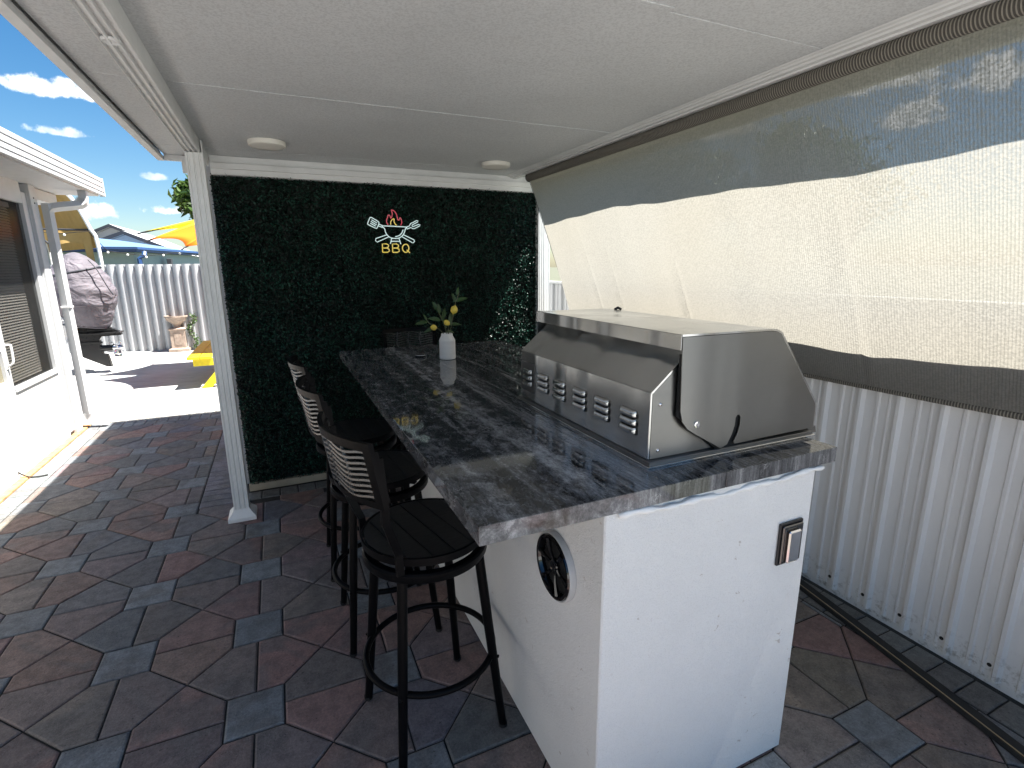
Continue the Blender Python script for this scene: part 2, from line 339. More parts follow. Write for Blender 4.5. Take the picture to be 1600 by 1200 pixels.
# ------------------------------------------------------------------ mesh helpers
class MB:
    def __init__(s): s.v=[]; s.f=[]; s.sm=False
    def add(s,vs,fs,xf=None):
        o=len(s.v)
        for p in vs: s.v.append(tuple(xf@Vector(p)) if xf else tuple(p))
        for f in fs: s.f.append(tuple(i+o for i in f))
        return s
    def box(s,x0,x1,y0,y1,z0,z1,b=0,xf=None):
        if b<=0:
            vs=[(x,y,z) for x in(x0,x1) for y in(y0,y1) for z in(z0,z1)]
            return s.add(vs,[(0,1,3,2),(4,6,7,5),(0,4,5,1),(2,3,7,6),(0,2,6,4),(1,5,7,3)],xf)
        cx,cy_,cz=(x0+x1)/2,(y0+y1)/2,(z0+z1)/2; hx,hy,hz=(x1-x0)/2,(y1-y0)/2,(z1-z0)/2
        vs=[];idx={}
        for sx in(-1,1):
            for sy_ in(-1,1):
                for sz in(-1,1):
                    for a in range(3):
                        h=[hx,hy,hz]; h=[h[k]-(0 if k==a else b) for k in range(3)]
                        idx[(sx,sy_,sz,a)]=len(vs); vs.append((cx+sx*h[0],cy_+sy_*h[1],cz+sz*h[2]))
        fs=[]
        S=(-1,1)
        for a in range(3):
            o=[k for k in range(3) if k!=a]
            for sa in S:
                q=[]
                for (p,r) in((-1,-1),(1,-1),(1,1),(-1,1)):
                    t=[0,0,0];t[a]=sa;t[o[0]]=p;t[o[1]]=r;q.append(idx[(*t,a)])
                fs.append(q)
        for a in range(3):
            o=[k for k in range(3) if k!=a]
            for p in S:
                for r in S:
                    t0=[0,0,0];t0[a]=-1;t0[o[0]]=p;t0[o[1]]=r;t1=list(t0);t1[a]=1
                    fs.append([idx[(*t0,o[0])],idx[(*t1,o[0])],idx[(*t1,o[1])],idx[(*t0,o[1])]])
        for sx in S:
            for sy_ in S:
                for sz in S: fs.append([idx[(sx,sy_,sz,a)] for a in range(3)])
        c=Vector((cx,cy_,cz)); out=[]
        for f in fs:
            ps=[Vector(vs[i]) for i in f]; n=(ps[1]-ps[0]).cross(ps[2]-ps[0]); mid=sum(ps,Vector())/len(ps)
            out.append(tuple(f) if n.dot(mid-c)>0 else tuple(reversed(f)))
        return s.add(vs,out,xf)
    def tube(s,pts,r,n=8,closed=False,cap=True,sx=1,up=None,xf=None):
        pts=[Vector(p) for p in pts]; N_=len(pts); rs=r if isinstance(r,(list,tuple)) else [r]*N_
        vs=[];fs=[]; prev=None
        for i,p in enumerate(pts):
            if closed: t=pts[(i+1)%N_]-pts[i-1]
            else: t=pts[min(i+1,N_-1)]-pts[max(i-1,0)]
            t.normalize()
            if prev is None:
                a=Vector(up) if up else (Vector((0,0,1)) if abs(t.z)<.9 else Vector((1,0,0)))
            else: a=prev
            u=(a-t*a.dot(t)).normalized(); w=t.cross(u); prev=u
            for k in range(n):
                an=2*PI*k/n+(PI/4 if n==4 else 0); vs.append(tuple(p+u*math.cos(an)*rs[i]+w*math.sin(an)*rs[i]*sx))
        for i in range(N_ if closed else N_-1):
            j=(i+1)%N_
            for k in range(n): fs.append((i*n+k,i*n+(k+1)%n,j*n+(k+1)%n,j*n+k))
        if cap and not closed: fs.append(tuple(reversed(range(n)))); fs.append(tuple((N_-1)*n+k for k in range(n)))
        return s.add(vs,fs,xf)
    def lathe(s,prof,n=32,c=(0,0,0),xf=None):
        vs=[];fs=[]
        for r,z in prof:
            for k in range(n): a=2*PI*k/n; vs.append((c[0]+r*math.cos(a),c[1]+r*math.sin(a),c[2]+z))
        for i in range(len(prof)-1):
            for k in range(n): fs.append((i*n+k,i*n+(k+1)%n,(i+1)*n+(k+1)%n,(i+1)*n+k))
        return s.add(vs,fs,xf)
    def prism(s,poly,axis,a,b,xf=None):
        # poly: list of 2D pts in the plane perpendicular to axis ('y': (x,z), 'x': (y,z), 'z': (x,y))
        def P(p,t): return {'y':(p[0],t,p[1]),'x':(t,p[0],p[1]),'z':(p[0],p[1],t)}[axis]
        n=len(poly); vs=[P(p,a) for p in poly]+[P(p,b) for p in poly]
        fs=[tuple(range(n)),tuple(reversed(range(n,2*n)))]+[(i,(i+1)%n,(i+1)%n+n,i+n) for i in range(n)]
        return s.add(vs,fs,xf)
    def grid(s,fn,nu,nv,xf=None):
        vs=[fn(i/nu,j/nv) for j in range(nv+1) for i in range(nu+1)]
        fs=[(j*(nu+1)+i,j*(nu+1)+i+1,(j+1)*(nu+1)+i+1,(j+1)*(nu+1)+i) for j in range(nv) for i in range(nu)]
        return s.add(vs,fs,xf)
    def mesh(s,name,m,smooth=False,origin=(0,0,0)):
        me=bpy.data.meshes.new(name); o=Vector(origin)
        me.from_pydata([tuple(Vector(p)-o) for p in s.v],[],s.f)
        import bmesh
        bm=bmesh.new(); bm.from_mesh(me); bmesh.ops.recalc_face_normals(bm,faces=bm.faces); bm.to_mesh(me); bm.free()
        if m: me.materials.append(m)
        if smooth:
            me.shade_smooth()
            if smooth is not True: me.set_sharp_from_angle(angle=math.radians(smooth))
        return me
    def build(s,name,m,parent=None,smooth=False,**tags):
        ro=parent
        loc=Vector((0,0,0))
        p=parent
        while p is not None: loc+=Vector(p.location); p=p.parent
        me=s.mesh(name,m,smooth,origin=loc)
        o=bpy.data.objects.new(name,me); C.objects.link(o)
        if parent is not None: o.parent=parent
        for k,v in tags.items(): o[k]=v
        return o
def thing(name,label,cat,loc=(0,0,0),rz=0,group=None):
    o=bpy.data.objects.new(name,None); o.empty_display_size=.1; C.objects.link(o)
    o.location=loc; o.rotation_euler=(0,0,rz); o['label']=label; o['category']=cat
    if group: o['group']=group
    return o
def tag(o,label,cat,group=None):
    o['label']=label; o['category']=cat
    if group: o['group']=group
    return o
def struct(name,mb,m,**k):
    o=mb.build(name,m,None,**k); o['kind']='structure'; return o
def dup(root,loc,rz,label,leg_rz=None):
    r=root.copy(); C.objects.link(r); r.location=loc; r.rotation_euler=(0,0,rz); r['label']=label
    for ch in [c for c in C.objects if c.parent==root]:
        c=ch.copy(); C.objects.link(c); c.parent=r
        for g in [d for d in C.objects if d.parent==ch]:
            d=g.copy(); C.objects.link(d); d.parent=c
    return r
def smoothpts(pts,sub=5,closed=False):
    P=[Vector(p) for p in pts]; n=len(P); out=[]
    rngi=range(n if closed else n-1)
    for i in rngi:
        g=(lambda k:P[k%n]) if closed else (lambda k:P[max(0,min(n-1,k))])
        p0,p1,p2,p3=g(i-1),g(i),g(i+1),g(i+2)
        for j in range(sub):
            t=j/sub; out.append(.5*((2*p1)+(p2-p0)*t+(2*p0-5*p1+4*p2-p3)*t*t+(3*p1-p0-3*p2+p3)*t**3))
    if not closed: out.append(P[-1])
    return out
def leafmesh(name,pos,nrm,size,aspect,m,parent=None,bend=.25,vals=None):
    """many small bent rhombic leaves in one mesh; pos,nrm (n,3)"""
    n=len(pos); nrm=nrm/np.linalg.norm(nrm,axis=1,keepdims=True)
    rv=rng.normal(size=(n,3)); u=np.cross(nrm,rv); u/=np.linalg.norm(u,axis=1,keepdims=True); w=np.cross(nrm,u)
    s=size*rng.uniform(.7,1.25,(n,1)) if np.isscalar(size) else size[:,None]
    a=pos-u*s*.5; b=pos+w*s*.5*aspect+nrm*s*bend*.3; c=pos+u*s*.5; d=pos-w*s*.5*aspect+nrm*s*bend*.3
    V=np.stack([a,b,c,d],1).reshape(-1,3)
    if parent is not None: V=V-np.array(parent.location)
    me=bpy.data.meshes.new(name); me.vertices.add(4*n); me.vertices.foreach_set('co',V.ravel().astype(np.float32))
    idx=np.arange(n)[:,None]*4; F=np.concatenate([idx+[0,1,2],idx+[0,2,3]],1).reshape(-1)
    me.loops.add(6*n); me.polygons.add(2*n); me.loops.foreach_set('vertex_index',F.astype(np.int32))
    me.polygons.foreach_set('loop_start',np.arange(0,6*n,3,dtype=np.int32)); me.polygons.foreach_set('loop_total',np.full(2*n,3,dtype=np.int32))
    me.update(calc_edges=True)
    at=me.attributes.new('v','FLOAT','FACE'); vv=rng.uniform(0,1,n)**1.4 if vals is None else vals
    at.data.foreach_set('value',np.repeat(vv,2).astype(np.float32))
    me.materials.append(m)
    o=bpy.data.objects.new(name,me); C.objects.link(o)
    if parent is not None: o.parent=parent
    return o

# ================================================================== GROUND
ground=struct('ground',MB().box(-400,400,-200,600,-.6,-.05),M['ground'])
conc=struct('concrete_slab',MB().box(-9,6,6.62,13.2,-.04,-.004),M['concrete'])
struct('concrete_apron',MB().box(-40,40,-30,-1.6,-.04,-.008),M['concrete'])
agg=struct('gravel_edge_strip',MB().box(-1.95,-.35,6.60,6.98,-.03,.006,.004),M['aggregate'])
struct('house_base_strip',MB().box(-1.985,-1.925,-1.6,6.58,-.03,.004),M['orange_base'])

pav=struct('patio_pavement',MB().box(-2.0,2.45,-1.6,6.60,-.045,-.009),M['joint_sand'])
PO=(-.7252,2.3491); PX,PY,SQ=.5017,.5044,.2003
def project(p):
    v=Vector(p)-CAM; zf=v.dot(FWD)
    if zf<.05: return None
    return 800+FPX*v.dot(RT)/zf, 600-FPX*v.dot(UP)/zf
def clip(poly,side,val):
    out=[]
    for i in range(len(poly)):
        a,b=poly[i],poly[(i+1)%len(poly)]
        ins=lambda p:{'x<':p[0]<=val,'x>':p[0]>=val,'y<':p[1]<=val,'y>':p[1]>=val}[side]
        k=0 if side[0]=='x' else 1
        if ins(a): out.append(a)
        if ins(a)!=ins(b):
            t=(val-a[k])/(b[k]-a[k]); out.append((a[0]+(b[0]-a[0])*t,a[1]+(b[1]-a[1])*t))
    return out
def area(p): return abs(sum(p[i][0]*p[(i+1)%len(p)][1]-p[(i+1)%len(p)][0]*p[i][1] for i in range(len(p))))/2
def inset(poly,d):
    n=len(poly); A=sum(poly[i][0]*poly[(i+1)%n][1]-poly[(i+1)%n][0]*poly[i][1] for i in range(n))
    if A<0: poly=poly[::-1]
    out=[]
    for i in range(n):
        p0,p1,p2=[Vector(poly[(i+k)%n]) for k in(-1,0,1)]
        e1=(p1-p0).normalized(); e2=(p2-p1).normalized(); n1=Vector((-e1.y,e1.x)); n2=Vector((-e2.y,e2.x))
        k=1+n1.dot(n2); out.append(p1+(n1+n2)*(d/max(k,.3)))
    return out
def slabgeo(poly,c,j=.0035,ch=.005,dep=.03):
    L=[Vector(p)-Vector(c) for p in inset(poly,j)]; T=[Vector(p)-Vector(c) for p in inset(poly,j+ch*1.25)]
    n=len(L); vs=[(p.x,p.y,-dep) for p in L]+[(p.x,p.y,-ch*.7) for p in L]+[(p.x,p.y,0) for p in T]
    fs=[(i,(i+1)%n,n+(i+1)%n,n+i) for i in range(n)]+[(n+i,n+(i+1)%n,2*n+(i+1)%n,2*n+i) for i in range(n)]+[tuple(range(2*n,3*n))]
    return vs,fs
pieces=[]   # (poly world, kind, name, color)
def pal():
    r=random.random()
    if r<.36: c=(.132,.084,.074)
    elif r<.60: c=(.112,.092,.080)
    elif r<.80: c=(.078,.079,.085)
    else: c=(.105,.086,.084)
    k=random.uniform(.85,1.18); return tuple(v*k*random.uniform(.95,1.05) for v in c)
def bluegrey():
    k=random.uniform(.85,1.15); return (.108*k,.121*k,.130*k)
h=SQ/2
for i in range(-4,8):
    for j in range(-8,9):
        ox,oy=PO[0]+PX*i,PO[1]+PY*j
        g=lambda a,b_:(ox+a,oy+b_)
        shapes=[('sq',[(-h,-h),(h,-h),(h,h),(-h,h)],bluegrey()),
          ('e_up',[(h,0),(PX-h,0),(PX-h,h),(PX/2,PY/2),(h,h)],pal()),
          ('e_dn',[(h,0),(h,-h),(PX/2,-PY/2),(PX-h,-h),(PX-h,0)],pal()),
          ('n_rt',[(0,h),(h,h),(PX/2,PY/2),(h,PY-h),(0,PY-h)],pal()),
          ('n_lt',[(0,h),(0,PY-h),(-h,PY-h),(-PX/2,PY/2),(-h,h)],pal())]
        for kind,pl,colr_ in shapes:
            P=[g(*p) for p in pl]; cx=sum(p[0] for p in P)/len(P); cy_=sum(p[1] for p in P)/len(P)
            Q=P
            if cy_>3.84 and cx>-.9:
                Q=clip(Q,'x<',-.635)
            elif cx>-.63 or cy_<3.84:
                if cx>-.63: Q=clip(Q,'y<',3.84)
            for sd,v in(('x>',-1.785),('x<',2.205),('y<',6.34),('y>',-1.6)):
                if len(Q)>2: Q=clip(Q,sd,v)
            # drop doubled corner points
            R=[]
            for q in Q:
                if not R or (Vector(q)-Vector(R[-1])).length>.004: R.append(q)
            if len(R)>2 and (Vector(R[0])-Vector(R[-1])).length<=.004: R.pop()
            if len(R)<3 or area(R)<.0012: continue
            clipped=area(R)<area(P)-1e-5
            pieces.append((R,None if clipped else kind,'paver',colr_))
def rects(x0,x1,y0,y1,nx,ny,colf,jit=.0):
    dx,dy=(x1-x0)/nx,(y1-y0)/ny
    for a in range(nx):
        for b_ in range(ny):
            X,Y=x0+a*dx,y0+b_*dy
            pieces.append(([(X,Y),(X+dx,Y),(X+dx,Y+dy),(X,Y+dy)],'r%.3f_%.3f'%(dx,dy),'brick',colf()))
def grey():
    k=random.uniform(.75,1.2); return (.125*k,.14*k,.142*k)
def dgrey():
    k=random.uniform(.75,1.15); return (.085*k,.088*k,.085*k)
rects(-1.92,-1.787,-1.6,6.34,1,79,grey)
rects(-1.92,-.40,6.345,6.59,15,2,bluegrey)
rects(-.632,-.365,3.843,6.34,1,25,lambda:(.125,.118,.135))
rects(-.362,2.2,3.843,3.980,21,1,dgrey)
rects(2.21,2.365,-1.6,3.97,1,53,dgrey)
vis=[]
for k,(poly,kind,nm,c) in enumerate(pieces):
    pp=[project((p[0],p[1],0)) for p in poly]; s=0
    if all(pp):
        cx=sum(p[0] for p in pp)/len(pp); cy_=sum(p[1] for p in pp)/len(pp)
        if -60<cx<1660 and -20<cy_<1260:
            s=area(pp)
            wx=sum(p[0] for p in poly)/len(poly); wy=sum(p[1] for p in poly)/len(poly)
            if .66<wx<1.4 and 1.0<wy<3.0: s=0
            if wx>1.4 and wy>1.9: s=0
    vis.append(s)
single=set()
for nm in('paver','brick'):
    ids=sorted([k for k in range(len(pieces)) if pieces[k][2]==nm and vis[k]>0],key=lambda k:-vis[k])
    single|=set(ids[:298])
cache={}
far={'paver':([],[],[]),'brick':([],[],[])}
for k,(poly,kind,nm,c) in enumerate(pieces):
    cx=sum(p[0] for p in poly)/len(poly); cy_=sum(p[1] for p in poly)/len(poly); dz=random.uniform(-.0022,0)
    if k in single:
        if kind and kind in cache: me=cache[kind]
        else:
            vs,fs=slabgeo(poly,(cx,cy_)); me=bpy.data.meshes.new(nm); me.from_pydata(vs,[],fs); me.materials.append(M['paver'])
            if kind: cache[kind]=me
        o=bpy.data.objects.new(nm,me); C.objects.link(o); o.parent=pav; o.location=(cx,cy_,dz); o.color=(*c,1)
        o.rotation_euler=(random.uniform(-.006,.006),random.uniform(-.006,.006),0)
    else:
        vs,fs=slabgeo(poly,(0,0)); V,F,K=far[nm]; o_=len(V)
        V+=[(p[0],p[1],p[2]+dz) for p in vs]; F+=[tuple(i+o_ for i in f) for f in fs]; K+=[c]*len(vs)
for nm,(V,F,K) in far.items():
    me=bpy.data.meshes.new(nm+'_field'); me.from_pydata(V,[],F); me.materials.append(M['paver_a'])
    at=me.color_attributes.new('pcol','FLOAT_COLOR','POINT')
    at.data.foreach_set('color',np.array([(*k_,1) for k_ in K],dtype=np.float32).ravel())
    o=bpy.data.objects.new(nm+'_field',me); C.objects.link(o); o.parent=pav; o['kind']='stuff'

# ================================================================== PATIO COVER
ZC=2.307
roof=thing('patio_cover','white flat patio roof on fluted posts above the bar counter','patio roof',(-.33,3.57,0))
joints=[.08,.105,1.335,2.545,3.78,4.09]
for a,b_ in zip(joints[:-1],joints[1:]):
    MB().box(-.565,2.11,a+.0025,b_-.0025,ZC,ZC+.045,.0015).build('ceiling_panel',M['ceiling'],roof)
MB().box(-.611,2.11,.08,4.09,ZC+.0555,ZC+.062).build('roof_skin',M['white_metal'],roof)
for x0_,x1_,y,w_ in ((-.29,1.73,2.545,.006),(.72,1.10,1.322,.014)):   # raised seam strips
    MB().box(x0_,x1_,y-w_,y+w_,ZC-.003,ZC-.0005,.001).build('seam_strip',M['ceiling'],roof)
# outer fascia / gutter on the left
f=MB(); f.prism([(-.612,2.285),(-.606,2.275),(-.570,2.275),(-.570,2.30),(-.585,2.30),(-.585,2.362),(-.612,2.362)],'y',.08,4.13)
f.build('fascia',M['white_metal'],roof)
MB().box(-.567,2.15,4.095,4.125,2.275,2.362,.003).build('rear_fascia',M['white_metal'],roof)
MB().box(2.115,2.15,.08,4.09,2.26,2.40,.003).build('side_fascia',M['white_metal'],roof)
# main beam, fluted underside
fl=[(-.395,ZC-.001),(-.395,2.243)]
for k in range(3):
    x0=-.388+k*.0235; fl+=[(x0,2.235),(x0+.004,2.246),(x0+.014,2.246),(x0+.018,2.235)]
fl+=[(-.316,2.235),(-.312,2.243),(-.312,ZC-.001)]
MB().prism(fl,'y',.08,3.985).build('beam',M['white_metal'],roof)
bc=MB(); bc.lathe([(0.0001,-.0005),(.016,-.0005),(.022,-.004),(.026,0),(.026,.004)],20,(-.362,1.98,2.238)); bc.build('beam_cap',M['white_metal'],roof,smooth=40)
# rear beam and stepped trim above the hedge wall
MB().box(-.306,2.0,3.995,4.06,2.262,ZC-.001,.002).build('rear_beam',M['white_metal'],roof)
MB().prism([(3.965,2.258),(3.965,2.225),(3.975,2.222),(3.975,2.19),(3.985,2.186),(4.058,2.186),(4.058,2.258)],'x',-.306,2.05).build('trim_board',M['white_metal'],roof)
MB().prism([(4.065,2.30),(4.065,2.20),(4.09,2.20),(4.09,2.235),(4.11,2.24),(4.11,2.272),(4.14,2.272),(4.14,2.30)],'x',-.47,-.40).build('trim_end',M['white_metal'],roof)
# right rail (slightly out of square, as built)
def rail(yy): return 1.752
xf=Matrix.Identity(4)
def slanted(poly,y0,y1):
    mb=MB(); n=len(poly)
    vs=[(rail(y0)+p[0],y0,p[1]) for p in poly]+[(rail(y1)+p[0],y1,p[1]) for p in poly]
    mb.add(vs,[tuple(range(n)),tuple(reversed(range(n,2*n)))]+[(i,(i+1)%n,(i+1)%n+n,i+n) for i in range(n)]); return mb
slanted([(0,ZC-.001),(.003,2.303),(.016,2.301),(.019,2.297),(.034,2.296),(.038,2.290),(.060,2.290),(.063,2.284),(.10,2.284),(.10,ZC-.001)],.08,3.985).build('side_rail',M['white_metal'],roof)
def post(x,y,w,ztop,name='post'):
    # fluted square post
    pts=[]; hw=w/2; nfl=3
    for s in range(4):
        c,sn_=math.cos(s*PI/2),math.sin(s*PI/2)
        side=[(-hw,-hw)]
        for k in range(nfl):
            a=-hw+w*(k+.28)/nfl*.92+w*.02; g=w*.09
            side+=[(a,-hw),(a+.003,-hw+.005),(a+g,-hw+.005),(a+g+.003,-hw)]
        for p in side: pts.append((x+p[0]*c-p[1]*sn_,y+p[0]*sn_+p[1]*c))
    p=MB().prism(pts,'z',.012,ztop).build(name,M['white_metal'],roof)
    return p
p=post(-.345,3.585,.088,2.234)
b_=MB()
b_.add([(-.345+sx*r,3.585+sy_*r,z) for r,z in((.082,.0),(.082,.022),(.050,.062),(.046,.075)) for sx,sy_ in((-1,-1),(1,-1),(1,1),(-1,1))],
   [(k*4+i,k*4+(i+1)%4,(k+1)*4+(i+1)%4,(k+1)*4+i) for k in range(3) for i in range(4)])
b_.build('post_base',M['white_paint'],p)
MB().box(-.306,-.300,3.54,3.63,2.235,2.30).build('bracket',M['white_metal'],roof)
post(2.065,3.99,.062,2.245); post(2.14,4.03,.05,2.245)
post(2.06,.14,.088,2.26)

# ceiling lights
for x,y,lab in((.034,3.47,'round flush ceiling light nearer the left roof beam'),(1.49,3.56,'round flush ceiling light nearer the roller shade')):
    t=thing('ceiling_light',lab,'ceiling light',(x,y,ZC),group='round ceiling lights')
    MB().lathe([(.0001,-.002),(.100,-.002),(.101,-.006),(.099,-.026),(.090,-.031),(.086,-.031)],40,(x,y,ZC)).build('trim_ring',M['light_plastic'],t,smooth=35)
    MB().lathe([(.0001,-.033),(.07,-.032),(.0855,-.029)],40,(x,y,ZC)).build('diffuser',M['light_plastic'],t,smooth=True)

# ================================================================== STORE BUILDING BEHIND THE HEDGE, HEDGE WALL
st=thing('storage_building','white building behind the green hedge wall','building',(.7,5.1,0))
MB().box(-.352,1.80,4.18,6.04,-.04,2.655).build('wall',M['house_white'],st)
MB().box(-.41,1.86,3.95,6.08,2.66,2.79,.01).build('roof',M['white_metal'],st)
hw=thing('hedge_wall','dark green artificial boxwood panel wall under the roof beam','hedge wall',(.9,4.0,0))
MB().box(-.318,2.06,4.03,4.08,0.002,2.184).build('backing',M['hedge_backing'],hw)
MB().box(-.32,2.06,3.985,4.028,0.002,.055,.003).build('base_board',M['base_board'],hw)
n=85000
px_=rng.uniform(-.318,2.045,n); pz_=rng.uniform(.058,2.195,n)
nz_=np.array([noise.noise((a*5,b*5,0)) for a,b in zip(px_[::1],pz_[::1])])
dep=4.025-rng.uniform(0,1,n)**1.2*(.050+.016*nz_)
nr=np.stack([rng.normal(.1,.85,n),-np.abs(rng.normal(.75,.35,n)),rng.normal(.25,.6,n)],1)
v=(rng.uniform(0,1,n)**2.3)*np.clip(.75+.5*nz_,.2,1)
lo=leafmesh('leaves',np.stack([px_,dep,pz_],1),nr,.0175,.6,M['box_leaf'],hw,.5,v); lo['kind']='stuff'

# ------------------------------------------------------------------ neon sign
sg=thing('neon_sign','neon BBQ sign with flaming kettle grill and crossed utensils on the hedge','neon sign',(.84,3.955,1.86))
def nz2(q): return (.598+q[0]*.000389-q[1]*.000022,3.950,2.088-q[1]*.000378)
def neon(name,strokes,m,r=.0036,parent=sg):
    mb=MB()
    for pts,cl,sm in strokes:
        P=[nz2(p) for p in pts]
        if sm: P=smoothpts(P,4,cl)
        mb.tube(P,r,7,closed=cl)
    return mb.build(name,m,parent,smooth=True)
neon('spatula',[([(205,365),(230,368),(345,435),(357,470),(325,550),(300,558),(170,498),(155,470),(190,380)],True,True),
  ([(225,405),(325,462)],False,False),([(210,435),(315,495)],False,False),([(200,468),(298,522)],False,False),
  ([(352,478),(425,508)],False,False),([(342,512),(418,540)],False,False),
],M['neon_white'])
neon('utensil_handle',[([(800,712),(985,815),(1010,822),(1035,790),(1020,762),(825,672)],False,False)],M['neon_white'])
neon('utensil_handle',[([(500,678),(300,750),(295,790),(325,815),(545,712)],False,False)],M['neon_white'])
neon('fork',[([(870,525),(930,505),(955,455),(1000,435),(1070,395),(1100,402),(1090,425),(985,480),(985,505),(1005,512),(1110,468),(1142,475),(1135,495),(1030,550),(1000,550),(960,530),(885,562)],False,False)],M['neon_white'])
neon('kettle_grill',[([(425,512),(640,515),(862,522)],False,False),([(425,540),(460,560),(485,640),(530,700),(590,735),(650,742),(730,735),(800,690),(840,620),(855,560),(880,540)],False,True),
  ([(812,575),(790,630),(740,685),(665,708)],False,True),([(595,742),(572,845)],False,False),([(735,740),(770,850)],False,False),([(590,797),(745,797)],False,False),([(425,512),(418,525),(425,540)],False,True),([(862,522),(885,530),(880,540)],False,True)],M['neon_white'],.0039)
neon('flame',[([(530,490),(505,450),(500,400),(520,350),(530,310),(560,320),(580,365),(600,330),(605,270),(590,215),(640,230),(685,290),(700,350),(715,395),(740,385),(755,350),(780,400),(785,450),(765,495)],False,True)],M['neon_red'])
neon('inner_flame',[([(578,490),(580,430),(610,385),(640,380),(640,430),(660,470),(690,495)],False,True)],M['neon_yellow'])
def Bl(x): return [([(x,1005),(x-5,850),(x+70,845),(x+112,870),(x+108,905),(x+70,925),(x+5,925)],False,False),([(x+70,925),(x+120,945),(x+125,985),(x+90,1005),(x,1005)],False,False)]
neon('letter',Bl(425),M['neon_yellow'],.0042); neon('letter',Bl(615),M['neon_yellow'],.0042)
neon('letter',[([(870,850),(905,870),(925,920),(912,975),(870,1005),(825,985),(800,925),(820,870)],True,True),([(885,955),(945,1015)],False,False)],M['neon_yellow'],.0042)
MB().tube([nz2((640,1005)),(.84,3.965,1.70)],.002,5).build('wire',M['black_plastic'],sg)

# ================================================================== BAR ISLAND
isl=thing('bar_island','white stucco outdoor bar island with polished dark grey stone top','bar counter',(1.04,2.0,0))
ZT=1.068; ZB=1.022
body=MB()
# stucco body with slightly soft corners and a rough floor gap
c=.004; pl=[(.664+c,.938),(1.413-c,.938),(1.413,.938+c),(1.413,3.10),(.664,3.10),(.664,.938+c)]
body.prism(pl,'z',.004,ZB-.001); body.build('body',M['stucco'],isl)
# lumpy bead of caulk / foam under the slab edge
cp_=MB(); pts=[]
for k in range(40):
    t=k/39; pts.append((.70+.74*t,.934-.004*math.sin(t*9),ZB-.011-.012*math.sin(PI*t)**2+.003*math.sin(t*23)))
cp_.tube(pts,[.007+.003*math.sin(k*1.7)+.002*math.sin(k*.6) for k in range(40)],8); cp_.build('caulk_bead',M['white_paint'],isl,smooth=True)
SX0,SX1,SY0,SY1=.338,1.480,.926,3.50
xs=[SX0,1.038,SX1]; 
for (a,b_) in((SX0,1.0372),(1.0388,SX1)):
    MB().box(a,b_,SY0,SY1,ZB,ZT,.0012).build('countertop',M['marble'],isl)

# round speaker grille on the left face
sp=thing('speaker','round gloss black speaker with spoked grille in the island side','speaker',(.664,1.158,.760))
def xrot(prof,c,n=44):   # lathe about -x axis
    return Matrix(((0,0,-1,c[0]),(0,1,0,c[1]),(1,0,0,c[2]),(0,0,0,1)))
X=xrot(None,(.6635,1.158,.760))
MB().lathe([(.1005,.0),(.1005,.016),(.0985,.0195),(.0955,.019)],48,(0,0,0),X).build('bezel',M['galv'],sp,smooth=35)
MB().lathe([(.0955,.018),(.093,.0235),(.084,.0225),(.079,.012),(.079,.002)],48,(0,0,0),X).build('grille_ring',M['gloss_black'],sp,smooth=35)
MB().lathe([(.0001,.004),(.03,.006),(.079,.002)],40,(0,0,0),X).build('cone',M['dark_void'],sp,smooth=True)
MB().lathe([(.0001,.016),(.010,.015),(.018,.018),(.022,.015),(.022,.006)],32,(0,0,0),X).build('tweeter',M['gloss_black'],sp,smooth=35)
for k in range(6):
    a=k*PI/3+.35; s_=MB()
    P=[]
    s_.tube([(math.cos(a)*.020,math.sin(a)*.020,.013),(math.cos(a)*.045,math.sin(a)*.045,.017),(math.cos(a)*.082,math.sin(a)*.082,.017)],[.0045,.0055,.009],6,up=(0,0,1),xf=X)
    s_.build('spoke',M['gloss_black'],sp,smooth=40)
# weatherproof outlet cover on the front face
ol=thing('outlet_cover','chrome and black outlet cover on the white island end','outlet cover',(1.33,.936,.79))
MB().box(1.278,1.374,.929,.937,.722,.858,.002).build('gasket',M['black_plastic'],ol)
MB().box(1.284,1.368,.922,.929,.729,.851,.003).build('frame',M['bronze_metal'],ol)
MB().box(1.300,1.352,.913,.9215,.732,.836,.005).build('cover',M['chrome'],ol)

# ================================================================== GRILL
gr=thing('gas_grill','built-in stainless steel gas grill with its hood folded over on the counter','grill',(1.2,1.45,ZT))
yn,yf=1.047,1.845
MB().box(.866,1.512,1.030,1.862,ZT+.0005,ZT+.016,.002).build('base_rail',M['steel_dark'],gr)
MB().box(.858,1.516,1.024,1.868,ZT+.0003,ZT+.006,.001).build('flange',M['steel_y'],gr)
# body shell: front face, sloping shelf, side plates
zf0,zf1=ZT+.018,1.272
fr=MB(); fr.box(.872,.878,yn,yf,zf0,zf1,.001); fr.build('front_panel',M['steel_y'],gr)
sh=MB(); sh.prism([(.872,zf1+.001),(.876,zf1+.003),(.99,1.372),(.99,1.366),(.879,zf1-.002)],'y',yn,yf); sh.build('sloping_shelf',M['steel_y'],gr)
side=[(.879,zf0),(1.50,zf0),(1.50,1.15),(1.30,1.34),(.985,1.362),(.879,zf1-.003)]
for a,b_ in((yn,yn+.004),(yf-.004,yf)): MB().prism(side,'y',a,b_).build('side_plate',M['steel_x'],gr)
MB().box(.99,1.49,yn+.01,yf-.01,zf0,1.12).build('firebox',M['dark_void'],gr)
for x,z in((.905,1.238),(.905,1.108)): 
    MB().lathe([(.0001,.004),(.004,.0035),(.0055,0)],12,(0,0,0),Matrix(((1,0,0,x),(0,0,-1,yn),(0,1,0,z),(0,0,0,1)))).build('rivet',M['chrome'],gr,smooth=True)
